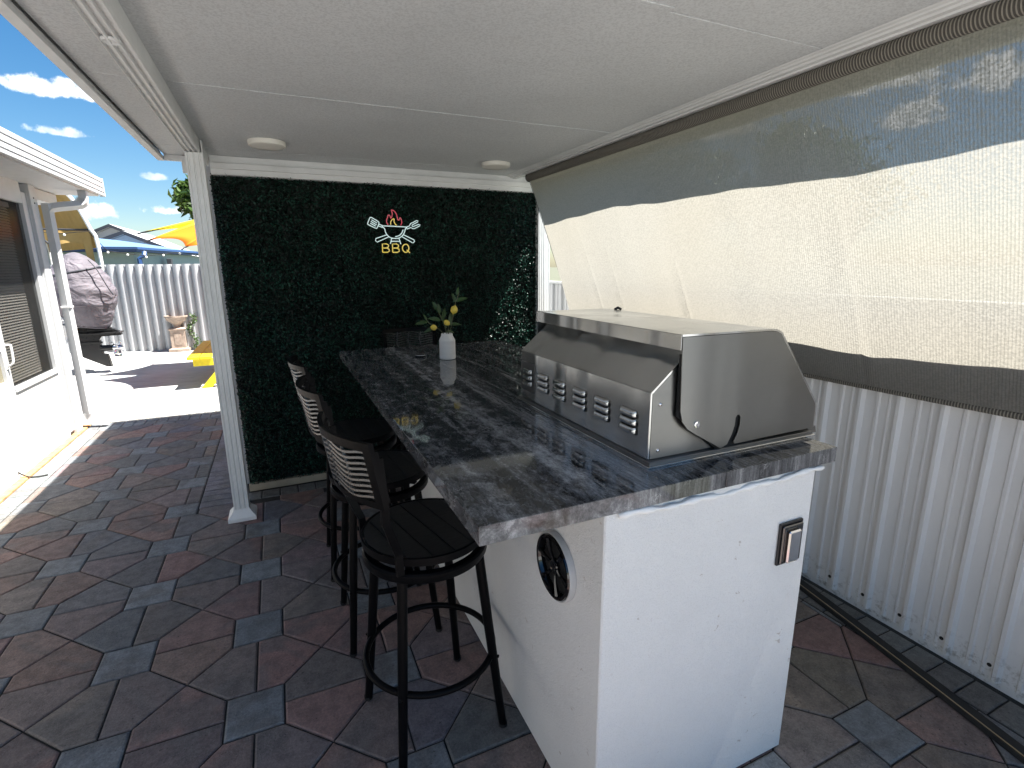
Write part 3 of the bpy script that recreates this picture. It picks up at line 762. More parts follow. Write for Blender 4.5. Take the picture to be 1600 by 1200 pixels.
# hood
hd=[(.950,1.424),(1.275,1.421),(1.300,1.419),(1.322,1.409),(1.508,1.180),(1.511,1.165),(1.511,1.098)]
th=.004
hoodp=hd+[(p[0]-.004,p[1]-.005) for p in reversed(hd[2:])]+[(.955,1.418)]
MB().prism(hd+[(1.506,1.098),(1.506,1.165),(1.503,1.177),(1.318,1.404),(1.298,1.413),(1.275,1.4155),(.950,1.4185)],'y',1.029,1.862).build('hood',M['steel_y'],gr,smooth=30)
MB().box(.9465,.9495,1.029,1.862,1.382,1.424,.001).build('hood_lip',M['steel_lip'],gr)
sd=[(.950,1.4175)]; sd=[(.950,1.417),(1.275,1.4145),(1.297,1.412),(1.317,1.403),(1.502,1.176),(1.505,1.165),(1.505,1.098),(1.17,1.093)]
slot=[(1.165,1.100),(1.178,1.125),(1.184,1.150),(1.184,1.172),(1.178,1.180),(1.170,1.180),(1.165,1.172),(1.164,1.150),(1.156,1.125),(1.140,1.096)]
low=[(1.118,1.087),(1.02,1.142),(.988,1.162),(.968,1.185),(.959,1.215)]
# near side sheet with the curved slot cut in its lower edge
prof=sd+slot+low
MB().prism(prof,'y',1.0275,1.0305).build('hood_side',M['steel_x'],gr)
MB().prism(prof,'y',1.8605,1.8635).build('hood_side',M['steel_x'],gr)
MB().prism([(.955,1.20),(1.12,1.075),(1.25,1.075),(1.25,1.25),(.97,1.37),(.955,1.37)],'y',1.036,1.042).build('hinge_plate',M['dark_void'],gr)
for x,z,r in((1.018,1.172,.009),):
    MB().lathe([(.0001,.006),(.004,.006),(.0045,.004),(r,.0035),(r+.001,0)],16,(0,0,0),Matrix(((1,0,0,x),(0,0,-1,1.0275),(0,1,0,z),(0,0,0,1)))).build('bolt',M['chrome'],gr,smooth=30)
MB().lathe([(.0001,.010),(.006,.010),(.008,.006),(.008,0)],14,(0,0,0),Matrix(((0,0,1,1.511),(0,1,0,1.06),(-1,0,0,1.168),(0,0,0,1)))).build('bolt',M['chrome'],gr,smooth=30)
MB().tube(smoothpts([(1.512,1.10,1.17),(1.535,1.10,1.165),(1.538,1.10,1.14),(1.512,1.10,1.128)],4),.006,8).build('handle_bracket',M['chrome'],gr,smooth=True)
MB().tube([(1.285,1.80,1.421),(1.300,1.80,1.428),(1.315,1.80,1.421)],.006,8).build('handle_clip',M['black_plastic'],gr,smooth=True)
MB().prism([(1.513,ZT+.0005),(1.513,1.095),(1.53,1.097),(1.55,1.088),(1.556,ZT+.0005)],'y',1.05,1.85).build('rear_trim',M['steel_x'],gr)
# louvre groups on the front: 6 groups of 3, each a pressed half-round hood over a dark slot
MB().box(.8695,.8717,1.722,1.838,1.118,1.232,.0008).build('vent_plate',M['steel_dark'],gr)
for gy in(1.779,1.655,1.531,1.399,1.270,1.137):
    for k in range(3):
        zc=1.200-k*.0238
        MB().box(.8690 if gy<1.7 else .8672,.8710 if gy<1.7 else .8692,gy-.040,gy+.040,zc-.0115,zc+.0005).build('vent_slot',M['dark_void'],gr)
        L=MB()
        def lv(u,v_,gy=gy,zc=zc):
            y=gy-.036+.072*u; e=min(1,min(u,1-u)/.13); e=math.sqrt(max(0,1-(1-e)**2))
            a=v_*PI*.62; ox=-.0105*math.sin(a)*e; z_=zc+.0095-.0160*(1-math.cos(a))*.8
            return ((.8705 if gy<1.7 else .8685)+ox-.0006,y,z_)
        L.grid(lv,14,6).build('louver',M['steel_y'],gr,smooth=True)

# ================================================================== VASE, LEMON BRANCH, DISH
vs_=thing('vase','small matte white bottle vase on the dark counter','vase',(.888,2.90,ZT))
MB().lathe([(.0001,.002),(.044,.001),(.047,.004),(.0475,.012),(.0470,.104),(.0475,.110),(.046,.116),(.034,.139),(.0335,.150),(.031,.152),(.027,.150),(.027,.128),(.0001,.126)],48,(.888,2.90,ZT)).build('vase_body',M['vase'],vs_,smooth=38)
MB().lathe([(.0001,0),(.046,0),(.0465,.0012),(.045,.0018)],40,(.888,2.90,ZT)).build('foot',M['dark_void'],vs_)
br=thing('lemon_branch','artificial lemon sprigs with three lemons in the white vase','plant',(.888,2.90,ZT+.13))
bx,by,bz=.888,2.90,ZT+.13
stems=[[(0,0,0),(.022,-.01,.055),(.038,-.01,.12),(.055,0,.185),(.075,.0,.235),(.082,0,.262)],
       [(0,0,0),(-.008,0,.05),(-.022,.01,.10),(-.040,.01,.14),(-.05,.01,.17)],
       [(-.004,0,0),(-.035,-.01,.035),(-.07,-.015,.065),(-.105,-.01,.085),(-.125,-.01,.115)],
       [(.004,0,0),(.012,.01,.04),(.020,.02,.075)]]
for s_ in stems: MB().tube(smoothpts([(bx+a,by+b_,bz+c_) for a,b_,c_ in s_],4),.0021,6).build('stem',M['stem'],br,smooth=True)
lemons=[((.045,-.012,.158),.021,(.3,0,1)),((-.002,-.012,.085),.0165,(.9,0,-.6)),((-.083,-.018,.062),.0165,(1,.1,-.2))]
for (a,b_,c_),r,ax in lemons:
    q=Vector(ax).normalized().to_track_quat('Z','Y').to_matrix().to_4x4(); q.translation=(bx+a,by+b_,bz+c_)
    prof=[(.0001,-1.32),(.10,-1.28),(.18,-1.16)]+[(math.cos(t)*1.0,math.sin(t)*1.12) for t in np.linspace(-1.25,1.25,14)]+[(.16,1.20),(.08,1.34),(.0001,1.36)]
    MB().lathe([(p[0]*r,p[1]*r) for p in prof],20,(0,0,0),q).build('lemon',M['lemon'],br,smooth=True)
def leaf(base,dirn,nrm,L,wd,name='leaf',mt=None,parent=None):
    d=Vector(dirn).normalized(); nn=Vector(nrm); nn=(nn-d*nn.dot(d)).normalized(); w=d.cross(nn); mb=MB(); K=8
    rows=[]
    for i in range(K+1):
        t=i/K; ww=wd*math.sin(PI*min(1,t**.8))**.9*.5+.0003; p=Vector(base)+d*L*t-nn*L*.18*t*t
        rows.append([p-w*ww+nn*ww*.35,p,p+w*ww+nn*ww*.35])
    v_=[tuple(q) for r_ in rows for q in r_]
    mb.add(v_,[(i*3+k,i*3+k+1,i*3+k+4,i*3+k+3) for i in range(K) for k in(0,1)])
    return mb.build(name,mt or M['lemon_leaf'],parent if parent else br,smooth=True)
LV=[((.062,0,.205),(.9,-.1,.32),.092,.034),((.058,0,.20),(-.25,.1,.95),.062,.026),((.068,0,.24),(.2,0,1),.05,.022),((-.045,.01,.15),(-.45,0,.9),.075,.032),((-.04,0,.135),(-.05,-.1,1),.07,.026),
    ((-.035,0,.10),(-.95,-.1,.25),.085,.032),((-.11,-.01,.095),(-.95,0,-.05),.08,.032),((-.12,-.01,.10),(-.3,0,.9),.05,.02),((.015,.01,.06),(.3,.1,.95),.09,.036),((.018,.02,.07),(1,0,.05),.085,.03),
    ((.0,.0,.05),(-.25,.3,.95),.1,.036),((-.07,0,.065),(-.9,-.2,-.35),.085,.028),((.03,0,.12),(.8,.3,.6),.07,.028),((.0,.02,.03),(.85,.1,-.1),.07,.026),((-.02,0,.11),(.35,.3,.9),.08,.03)]
for b0,d0,L_,w_ in LV: leaf((bx+b0[0],by+b0[1],bz+b0[2]),d0,(random.uniform(-.6,.6),-1,random.uniform(.1,.9)),L_*random.uniform(.8,1),w_*.8)
ds=thing('small_dish','low round metal rimmed dish lying on the counter beside the vase','dish',(.76,3.04,ZT))
MB().lathe([(.0001,.002),(.030,.002),(.034,.004),(.036,.011),(.0345,.013),(.033,.011),(.031,.006),(.0001,.005)],32,(.76,3.04,ZT)).build('dish',M['gloss_black'],ds,smooth=35)
MB().lathe([(.0355,.0105),(.0372,.0125),(.036,.0145),(.034,.0135)],32,(.76,3.04,ZT)).build('rim',M['chrome'],ds,smooth=True)

# ================================================================== BAR STOOLS
def make_stool(label):
    t=thing('bar_stool',label,'bar stool',(0,0,0),group='black swivel bar stools around the counter')
    SZ=.752; R_=.205
    # seat: round deck of planks
    seat=MB().lathe([(.0001,SZ-.020),(R_-.012,SZ-.020),(R_-.010,SZ-.012),(.0001,SZ-.012)],48).build('seat',M['black_wood'],t)
    edges=np.linspace(-R_,R_,7)
    for a,b_ in zip(edges[:-1],edges[1:]):
        a2,b2=a+.0018,b_-.0018; R2=R_-.007; pts=[]
        K=8
        lo_=[(x_,-math.sqrt(max(0,R2*R2-x_*x_))) for x_ in np.linspace(max(a2,-R2),min(b2,R2),K)]
        hi_=[(x_,math.sqrt(max(0,R2*R2-x_*x_))) for x_ in np.linspace(min(b2,R2),max(a2,-R2),K)]
        pol=[p for i,p in enumerate(lo_+hi_) if i==0 or (Vector(p)-Vector((lo_+hi_)[i-1])).length>.0005]
        if (Vector(pol[0])-Vector(pol[-1])).length<.0005: pol.pop()
        MB().prism(pol,'z',SZ-.011,SZ).build('plank',M['black_wood'],seat)
    MB().lathe([(R_-.004,SZ-.024),(R_+.003,SZ-.024),(R_+.004,SZ+.001),(R_-.001,SZ+.002),(R_-.004,SZ-.002),(R_-.004,SZ-.024)],56).build('seat_band',M['black_metal'],t,smooth=35)
    sw=MB().box(-.09,.09,-.09,.09,SZ-.050,SZ-.040,.002).box(-.08,.08,-.08,.08,SZ-.034,SZ-.021,.002)
    for k in range(4):
        a=k*PI/2+PI/4; sw.box(-.012,.012,-.012,.012,SZ-.06,SZ-.021,.001,Matrix.Translation((math.cos(a)*.16,math.sin(a)*.16,0))@Matrix.Rotation(a,4,'Z'))
    sw.build('swivel_plate',M['black_metal'],t)
    MB().lathe([(.178,SZ-.085),(.205,SZ-.085),(.208,SZ-.080),(.208,SZ-.060),(.202,SZ-.054),(.180,SZ-.054),(.176,SZ-.060),(.176,SZ-.080),(.178,SZ-.085)],56).build('top_ring',M['black_metal'],t,smooth=35)
    for k in range(4):
        a=math.radians(39.5+90*k); c_,s_=math.cos(a),math.sin(a)
        leg=MB().tube([(c_*.186,s_*.186,SZ-.07),(c_*.215,s_*.215,.42),(c_*.262,s_*.262,.012)],[.0165,.0165,.0145],14,up=(c_,s_,0)).build('leg',M['black_metal'],t,smooth=40)
        MB().lathe([(.0001,0),(.013,0),(.0155,.004),(.0155,.016)],14,(c_*.2635,s_*.2635,.0)).build('foot_cap',M['rubber'],leg,smooth=40)
        MB().lathe([(.0001,.006),(.005,.005),(.006,0)],10,(0,0,0),Matrix.Translation((c_*.247,s_*.247,.285))@Vector((c_,s_,0)).to_track_quat('Z','Y').to_matrix().to_4x4()).build('bolt',M['black_metal'],leg,smooth=True)
    MB().tube([(math.cos(a)*.222,math.sin(a)*.222,.285) for a in np.linspace(0,2*PI,60,endpoint=False)],.0115,10,closed=True).build('footrest_ring',M['black_metal'],t,smooth=True)
    # backrest on the -x side
    def bxp(y): return -.268+.050*(y/.2)**2
    def lean(z): return -(z-.95)*.17
    zt,zb=1.150,.955
    bk=MB()
    ys=np.linspace(-.20,.20,17)
    def strip(za,zb_,y0,y1,th_=.009,n_=16,off=0):
        mb=MB(); pts=[]
        yy=np.linspace(y0,y1,n_+1); vs=[]
        for y in yy:
            for zz,tx in((za,0),(zb_,0),(zb_,th_),(za,th_)): vs.append((bxp(y)+lean(zz)+tx-off,y,zz))
        fs=[(i*4+k,i*4+(k+1)%4,i*4+4+(k+1)%4,i*4+4+k) for i in range(n_) for k in range(4)]+[(0,1,2,3),(n_*4+3,n_*4+2,n_*4+1,n_*4)]
        return vs,fs
    f_=MB()
    for a in((zt-.026,zt,-.20,.20),(zb-.004,zb+.016,-.20,.20)): f_.add(*strip(*a,th_=.014))
    for y0,y1 in((-.20,-.176),(.176,.20)): f_.add(*strip(zb+.016,zt-.026,y0,y1,th_=.022,n_=2,off=.0))
    frm=f_.build('back_frame',M['black_metal'],t)
    nr_=9
    for k in range(nr_):
        zc=zb+.016+(zt-.026-zb-.016)*(k+.5)/nr_
        mb=MB(); yy=np.linspace(-.176,.176,33); P=[(bxp(y)+lean(zc)+.005,y,zc+.0065*math.sin(y/.352*2*PI*2+PI/2)) for y in yy]
        mb.tube(P,.0046,4,up=(0,0,1)); mb.build('slat',M['slat_metal'],t)
    for y in(-.088,0,.088):
        P=[(bxp(y)+lean(z)+.005,y+.006*math.sin((z-zb)*45),z) for z in np.linspace(zb+.01,zt-.02,16)]
        MB().tube(P,.0046,4,up=(0,1,0)).build('upright',M['slat_metal'],t)
    for s_ in(-1,1):
        a=math.radians(180-s_*42); ra=R_+.010
        p0=(math.cos(a)*ra,math.sin(a)*ra*1.0,SZ-.045); 
        P=[(p0[0],p0[1],SZ-.05),(p0[0]-.002,p0[1],SZ+.02),(bxp(s_*.188)+.016,s_*.175,.90),(bxp(s_*.188)+.012,s_*.186,.97),(bxp(s_*.188)+.002,s_*.188,1.10)]
        P[2]=(P[2][0],math.copysign(abs(P[2][1]),p0[1]),P[2][2]); P[3]=(P[3][0],math.copysign(abs(P[3][1]),p0[1]),P[3][2]); P[4]=(P[4][0],math.copysign(abs(P[4][1]),p0[1]),P[4][2])
        MB().tube(P,[.0165]*5,4,sx=.55,up=(1,0,0)).build('back_post',M['black_metal'],t)
    return t
s0=make_stool('nearest black bar stool, turned slightly, at the near end of the counter')
s0.location=(.378,1.565,0); s0.rotation_euler=(0,0,math.radians(13))
dup(s0,(.335,2.165,0),math.radians(5),'black bar stool in the middle of the three along the counter side')
dup(s0,(.318,2.755,0),math.radians(4),'black bar stool closest to the hedge along the counter side')
dup(s0,(.885,3.60,0),math.radians(-90),'black bar stool at the far end of the counter behind the vase')

# ================================================================== RIGHT: RIBBED FENCE, SHADE, CHANNEL
fw=thing('ribbed_fence','white ribbed metal wall below the beige roller shade','metal wall',(2.39,2,0))
XW=2.372; pitch=.1605; y_first=.896-pitch*8
def ribprof(y0,n):
    P=[]
    for k in range(n):
        y=y0+k*pitch
        P+=[(XW,y+.012),(XW-.021,y+.021),(XW-.021,y+.034),(XW,y+.043),(XW,y+.066),(XW-.004,y+.070),(XW-.004,y+.076),(XW,y+.080),(XW,y+.108),(XW-.007,y+.113),(XW-.007,y+.124),(XW,y+.129),(XW,y+pitch+.012-.0001)]
    return P
for s_ in range(0,33,3):
    P=ribprof(y_first+s_*pitch,3); n_=len(P)
    vs=[(x,y,.035) for x,y in P]+[(x,y,1.44) for x,y in P]
    mb=MB().add(vs,[(i,i+1,n_+i+1,n_+i) for i in range(n_-1)])
    o=mb.build('wall_panel',M['rib_wall'],fw)
    for k in range(3):
        yy=y_first+(s_+k)*pitch+.055
        if s_<18: MB().lathe([(.0001,.006),(.004,.006),(.004,.002),(.008,.001),(.008,0)],8,(0,0,0),Matrix(((0,0,-1,XW-.0008),(0,1,0,yy),(1,0,0,.085),(0,0,0,1)))).build('screw',M['rubber'],o)
MB().box(XW-.025,XW+.03,y_first,y_first+33*pitch,1.441,1.462,.003).build('cap_rail',M['white_metal'],fw)
MB().box(XW+.004,XW+.03,y_first,y_first+33*pitch,.002,1.44).build('backing',M['rib_wall'],fw)

def shx(z,y): 
    t=(2.262-z)/(2.262-1.085); return 1.872+.425*t+.014*math.sin(PI*t)
sh=thing('roller_shade','beige knitted roller shade pulled down over the ribbed metal wall','shade',(2.0,2.0,2.26))
ytop,ybot=3.815,3.80
def sf(u,v_):
    y=.06+(3.765-.06)*u; z=2.262-v_*(2.262-1.098)
    z-= .010*math.sin(u*PI)*v_
    w=.010*noise.noise((y*1.6,z*.7,3))+.030*noise.noise((y*1.15,7.3,1))+.011*noise.noise((y*4.5,2.3,4))+.0055*v_*noise.noise((y*7,z*.9,9))
    for yc,a,zs in((2.36,.013,.5),(3.28,.009,.25),(3.02,.006,.4),(1.35,.004,.2)):
        dd=(y-yc-(1-v_)*.10)/.028; w+=1.7*a*math.exp(-dd*dd)*max(0,(v_-zs)/(1-zs))**.8*(1 if dd<0 else .6)
    return (shx(z,y)+w+(.012 if v_<.02 else 0),y,z)
MB().grid(sf,420,70).build('fabric',M['shade'],sh,smooth=True)
hb=MB(); ysb=[.06+3.705*k/60 for k in range(61)]
hb.tube([(shx(1.09,y)+.003,y,1.088-.010*math.sin((y-.06)/3.7*PI)) for y in ysb],.012,8,sx=.5,up=(0,0,1)); hb.build('hem_bar',M['shade_roll'],sh,smooth=True)
rl=MB(); rl.tube([(1.852,y,2.262-.004*math.sin((y-.06)/3.7*PI)) for y in ysb],.028,20); rl.build('roller',M['shade_roll'],sh,smooth=40)
MB().lathe([(.0001,.012),(.024,.012),(.031,.008),(.031,0)],20,(0,0,0),Matrix(((1,0,0,1.852),(0,0,1,3.765),(0,-1,0,2.262),(0,0,0,1)))).build('end_cap',M['dark_trim'],sh,smooth=35)
MB().tube([(1.862,3.79,2.25),(2.02,3.79,1.85),(2.30,3.79,1.12)],.0022,6).build('guide_cord',M['rubber'],sh)
MB().tube([(2.262,3.36,1.255),(2.262,3.30,1.262)],.012,8).build('clip',M['rubber'],sh)

# floor channel / cable cover beside the wall
ch=thing('cable_cover','black floor strip with a thin brass line beside the ribbed wall','floor strip',(2.2,1.2,0))
def strip2(off0,off1,z0,z1,m,name):
    pts=[(1.955,0.0),(2.052,.44),(2.131,.826),(2.213,1.25),(2.262,1.52),(2.30,1.80)]
    mb=MB(); vs=[]
    for x,y in pts: vs+=[(x+off0,y,z0),(x+off0+.004,y,z1),(x+off1-.004,y,z1),(x+off1,y,z0)]
    n_=len(pts); mb.add(vs,[(i*4+k,i*4+(k+1)%4,i*4+4+(k+1)%4,i*4+4+k) for i in range(n_-1) for k in range(4)]+[(0,1,2,3),((n_-1)*4+3,(n_-1)*4+2,(n_-1)*4+1,(n_-1)*4)])
    return mb.build(name,m,ch)
strip2(0,.062,.001,.016,M['rubber'],'rubber_strip'); strip2(.012,.0165,.0165,.0185,M['brass'],'brass_line')

# ================================================================== LEFT HOUSE (screened porch)
ph=thing('screened_porch','white screened porch with blinds and a gutter on the left','porch',(-3.4,3,0))
XS=-1.985
MB().box(-5.0,XS-.06,-1.4,6.42,.0,.02).build('porch_floor',M['interior'],ph)
MB().box(-5.05,-5.0,-1.4,6.46,0,2.4).build('rear_wall',M['interior'],ph)
MB().box(-5.0,XS-.05,6.38,6.43,0,2.4).build('end_wall',M['interior'],ph)
def frame(x0,x1,y0,y1,z0,z1,name='frame',m='house_white',p=ph,b=.003): return MB().box(x0,x1,y0,y1,z0,z1,b).build(name,M[m],p)
frame(XS-.05,XS,6.20,6.29,.03,2.28,'window_jamb'); frame(XS-.05,XS+.03,6.30,6.45,.0,2.36,'corner_post')
frame(XS-.04,XS+.012,6.292,6.298,.03,2.28,'corner_bead')
for z in(2.20,2.245): MB().lathe([(.0001,.004),(.006,.004),(.008,0)],10,(0,0,0),Matrix(((0,0,1,XS+.03),(0,1,0,6.37),(-1,0,0,z),(0,0,0,1)))).build('screw',M['rubber'],ph)
frame(XS-.045,XS-.003,5.30,6.20,.03,.64,'kick_panel'); frame(XS-.05,XS+.012,5.29,6.20,.641,.675,'window_sill')
frame(XS-.05,XS+.002,5.29,6.20,-.02,.052,'base_rail'); frame(XS-.05,XS+.006,-1.4,5.289,-.02,.028,'base_rail')
frame(XS-.05,XS,-1.4,6.199,2.18,2.39,'header_beam')
frame(XS-.045,XS-.001,5.29,5.325,.053,.64,'door_jamb'); 
# window gauze and venetian blind
MB().box(XS-.032,XS-.030,5.32,6.20,.676,2.18).build('screen_pane',M['gauze'],ph)
bl=MB().box(-2.075,-2.045,5.30,6.08,2.13,2.17).build('blind',M['blind'],ph)
for k in range(62):
    z=2.115-k*.0232
    MB().box(-.012,.012,5.31,6.07,-.001,.001,0,Matrix.Translation((-2.06,0,z))@Matrix.Rotation(.9,4,'Y')).build('slat',M['blind'],bl)
# door
dr=MB().box(XS-.04,XS+.004,5.21,5.285,.03,2.17,.003).build('door',M['house_white'],ph)
for a in((4.30,4.375,.06,2.17),): MB().box(XS-.04,XS+.004,a[0],a[1],a[2],a[3],.003).build('stile',M['house_white'],dr)
MB().box(XS-.04,XS+.003,4.376,5.209,.985,1.055,.003).build('mid_rail',M['house_white'],dr)
MB().box(XS-.04,XS+.003,4.376,5.209,2.09,2.17,.003).build('top_rail',M['house_white'],dr)
MB().box(XS-.036,XS-.002,4.376,5.209,.03,.745,.003).build('kick_panel',M['house_white'],dr)
MB().box(XS-.026,XS-.022,4.376,5.209,.746,.984).build('lower_pane',M['tan_pane'],dr)
MB().box(XS-.026,XS-.024,4.376,5.209,1.056,2.089).build('screen_pane',M['gauze'],dr)
hn=MB().tube(smoothpts([(XS+.004,5.235,1.03),(XS+.05,5.235,1.03),(XS+.055,5.235,1.01),(XS+.05,5.235,.90),(XS+.028,5.235,.87),(XS+.004,5.235,.87)],4),.008,8).build('handle',M['white_paint'],dr,smooth=True)
MB().box(XS+.003,XS+.012,5.222,5.248,.84,1.06,.003).build('handle_plate',M['white_paint'],dr)
frame(XS-.05,XS,4.20,4.29,.03,2.18,'door_post'); frame(XS-.045,XS-.003,-1.4,4.199,.03,.64,'kick_panel'); frame(XS-.05,XS+.012,-1.4,4.199,.641,.675,'window_sill')
MB().box(XS-.032,XS-.030,-1.4,4.2,.676,2.18).build('screen_pane',M['gauze'],ph)
frame(XS-.05,XS,2.1,2.18,.676,2.179,'mullion'); frame(XS-.05,XS,.1,.18,.676,2.179,'mullion')
# roof, soffit and three-ribbed gutter fascia
MB().prism([(-1.63,2.36),(-1.63,2.385),(XS-.05,2.392),(XS-.05,2.36)],'y',-1.4,7.10).build('soffit',M['house_white'],ph)
MB().prism([(-1.64,2.386),(-1.64,2.50),(-5.2,2.86),(-5.2,2.60)],'y',-1.4,7.08).build('roof',M['white_metal'],ph)
MB().box(-5.0,XS,6.46,7.08,2.25,2.355,.003).build('rear_soffit_beam',M['house_white'],ph)
gut=MB().box(-1.632,-1.612,-1.4,7.17,2.375,2.545,.004).build('gutter',M['house_white'],ph)
for z0,z1 in((2.372,2.400),(2.411,2.446),(2.457,2.500),(2.511,2.548)):
    MB().box(-1.6115,-1.590,-1.4,7.185,z0,z1,.002).build('gutter_rib',M['house_white'],gut)
MB().box(-1.64,-1.588,7.1855,7.20,2.368,2.555,.003).build('gutter_end',M['house_white'],gut)
MB().prism([(-2.6,2.66),(-2.6,2.86),(-2.2,2.86),(-2.1,2.60)],'y',7.2,7.9).build('roof_vent',M['house_white'],ph)
dp=MB().tube(smoothpts([(-1.655,6.66,2.36),(-1.655,6.66,2.28),(-1.67,6.64,2.235),(-1.72,6.61,2.215),(-1.83,6.54,2.19),(-1.885,6.51,2.17),(-1.905,6.50,2.13),(-1.905,6.50,2.05),(-1.905,6.50,.14)],3),.048,4,sx=.8,up=(1,0,0)).build('downspout',M['house_white'],ph)
for k in range(7):
    t=k/6; MB().tube([(-1.662-.05*t,6.66-.03*t,2.285-.065*t),(-1.664-.05*t,6.659-.03*t,2.280-.065*t)],.052,4,sx=.8,up=(1,0,.4)).build('elbow_crimp',M['house_white'],dp)
MB().box(-1.945,-1.862,6.458,6.542,1.23,1.25,.002).build('strap',M['galv'],dp)
MB().tube(smoothpts([(-1.905,6.50,.15),(-1.90,6.50,.09),(-1.87,6.49,.055),(-1.80,6.47,.045),(-1.74,6.455,.04)],3),.046,4,sx=.8,up=(1,0,0)).build('shoe',M['house_white'],dp)
tag(MB().tube(smoothpts([(-1.99,5.05,.05),(-1.93,5.03,.012),(-1.86,5.0,.010),(-1.80,5.02,.009)],4),.006,6).build('cable_end',M['rubber'],None,smooth=True),'short black cable end poking out under the porch wall','cable')

# ================================================================== FAR FENCE
ff=thing('corrugated_fence','white corrugated metal fence at the back of the yard','fence',(-2.2,12.2,0))
A0=Vector((-2.934,12.476)); A1=Vector((-1.269,11.998)); D=(A1-A0).normalized(); Nn=Vector((D.y,-D.x))
pt=.168
for k in range(-14,44,2):
    mb=MB(); P=[]
    for q in range(2):
        for s_ in np.linspace(0,1,9)[:-1]:
            a=(k+q+s_)*pt; bulge=.055*max(0,math.sin(PI*min(1,s_/.82)))**.7 if s_<.82 else 0
            pp=A0+D*a+Nn*bulge; P.append((pp.x,pp.y))
        a=(k+q+.90)*pt; pp=A0+D*a+Nn*.016; P.append((pp.x,pp.y)); a=(k+q+.94)*pt; pp=A0+D*a; P.append((pp.x,pp.y))
    pp=A0+D*(k+2)*pt; P.append((pp.x,pp.y)); n_=len(P)
    top=1.69+.004*math.sin(k)
    mb.add([(x,y,.0) for x,y in P]+[(x,y,top) for x,y in P]+[(x-Nn.x*.03,y-Nn.y*.03,top) for x,y in P],[(i,i+1,n_+i+1,n_+i) for i in range(n_-1)]+[(n_+i,n_+i+1,2*n_+i+1,2*n_+i) for i in range(n_-1)])
    mb.build('fence_panel',M['far_fence'],ff)
rr=MB(); q0=A0+D*(-14*pt)-Nn*.05; q1=A0+D*(44*pt)-Nn*.05
for z in(.4,1.3): rr.tube([(q0.x,q0.y,z),(q1.x,q1.y,z)],.03,4)
rr.build('rear_rail',M['galv'],ff)

# pedestal urn and vine
ur=thing('pedestal_planter','weathered stone urn on a square panelled pedestal by the back fence','planter',(-1.86,12.05,0))
def sqlathe(prof,c,name,p,m=M['urn_stone']):
    mb=MB(); vs=[];fs=[]
    for r,z in prof:
        for sx,sy_ in((-1,-1),(1,-1),(1,1),(-1,1)): vs.append((c[0]+sx*r,c[1]+sy_*r,z))
    for i in range(len(prof)-1):
        for k in range(4): fs.append((i*4+k,i*4+(k+1)%4,i*4+4+(k+1)%4,i*4+4+k))
    fs.append(tuple(range((len(prof)-1)*4,len(prof)*4))); mb.add(vs,fs); return mb.build(name,m,p)
sqlathe([(.175,0),(.175,.05),(.15,.065),(.125,.07),(.125,.42),(.14,.43),(.15,.445),(.12,.46),(.07,.47)],(-1.86,12.05),'pedestal',ur)
MB().lathe([(.0001,.46),(.07,.47),(.06,.50),(.075,.53),(.13,.585),(.165,.60),(.185,.66),(.20,.675),(.20,.70),(.175,.70),(.15,.64),(.0001,.62)],28,(-1.86,12.05,0)).build('urn',M['urn_stone'],ur,smooth=35)
MB().box(-1.92,-1.80,11.918,11.9245,.13,.36,.003).build('panel_relief',M['urn_stone'],ur)
vn=thing('vine','thin green vine climbing down beside the pedestal planter','plant',(-1.60,12.0,0))
n=170; tt=rng.uniform(0,1,n); vp_=np.stack([-1.60+.05*np.sin(tt*9)+rng.normal(0,.028,n),12.0+rng.normal(0,.02,n),.05+tt*.68],1)
o=leafmesh('leaves',vp_,np.stack([rng.normal(0,.5,n),-np.ones(n),rng.normal(.3,.5,n)],1),.045,.6,M['vine_leaf'],vn); o['kind']='stuff'
MB().tube([(-1.60+.05*math.sin(t*9),12.0,.0+t*.72) for t in np.linspace(0,1,14)],.005,5).build('stem',M['stem'],vn)

# ================================================================== PICNIC TABLE
pt_=thing('picnic_table','bright yellow wooden picnic table on the sunlit concrete','picnic table',(-.5,8.9,0))
Y0,Y1=7.98,9.80
for bx0 in(-1.185,.62):
    for k in range(2): MB().box(bx0+k*.148,bx0+.142+k*.148,Y0,Y1,.402,.438,.004).build('seat_plank',M['yellow_wood'],pt_)
for k in range(5): MB().box(-.52+k*.148,-.378+k*.148,Y0,Y1,.70,.738,.004).build('table_plank',M['yellow_wood'],pt_)
for yy in(8.06,9.62):
    MB().box(-1.13,.90,yy,yy+.038,.30,.400,.003).build('seat_beam',M['yellow_wood'],pt_)
    MB().box(-.50,.18,yy,yy+.038,.61,.698,.003).build('top_beam',M['yellow_wood'],pt_)
    for s_ in(-1,1):
        cx_=-.155; MB().prism([(cx_+s_*.78,0.0),(cx_+s_*.91,0.0),(cx_+s_*.34,.66),(cx_+s_*.22,.66)],'y',yy-.042,yy-.004).build('leg',M['yellow_wood'],pt_)
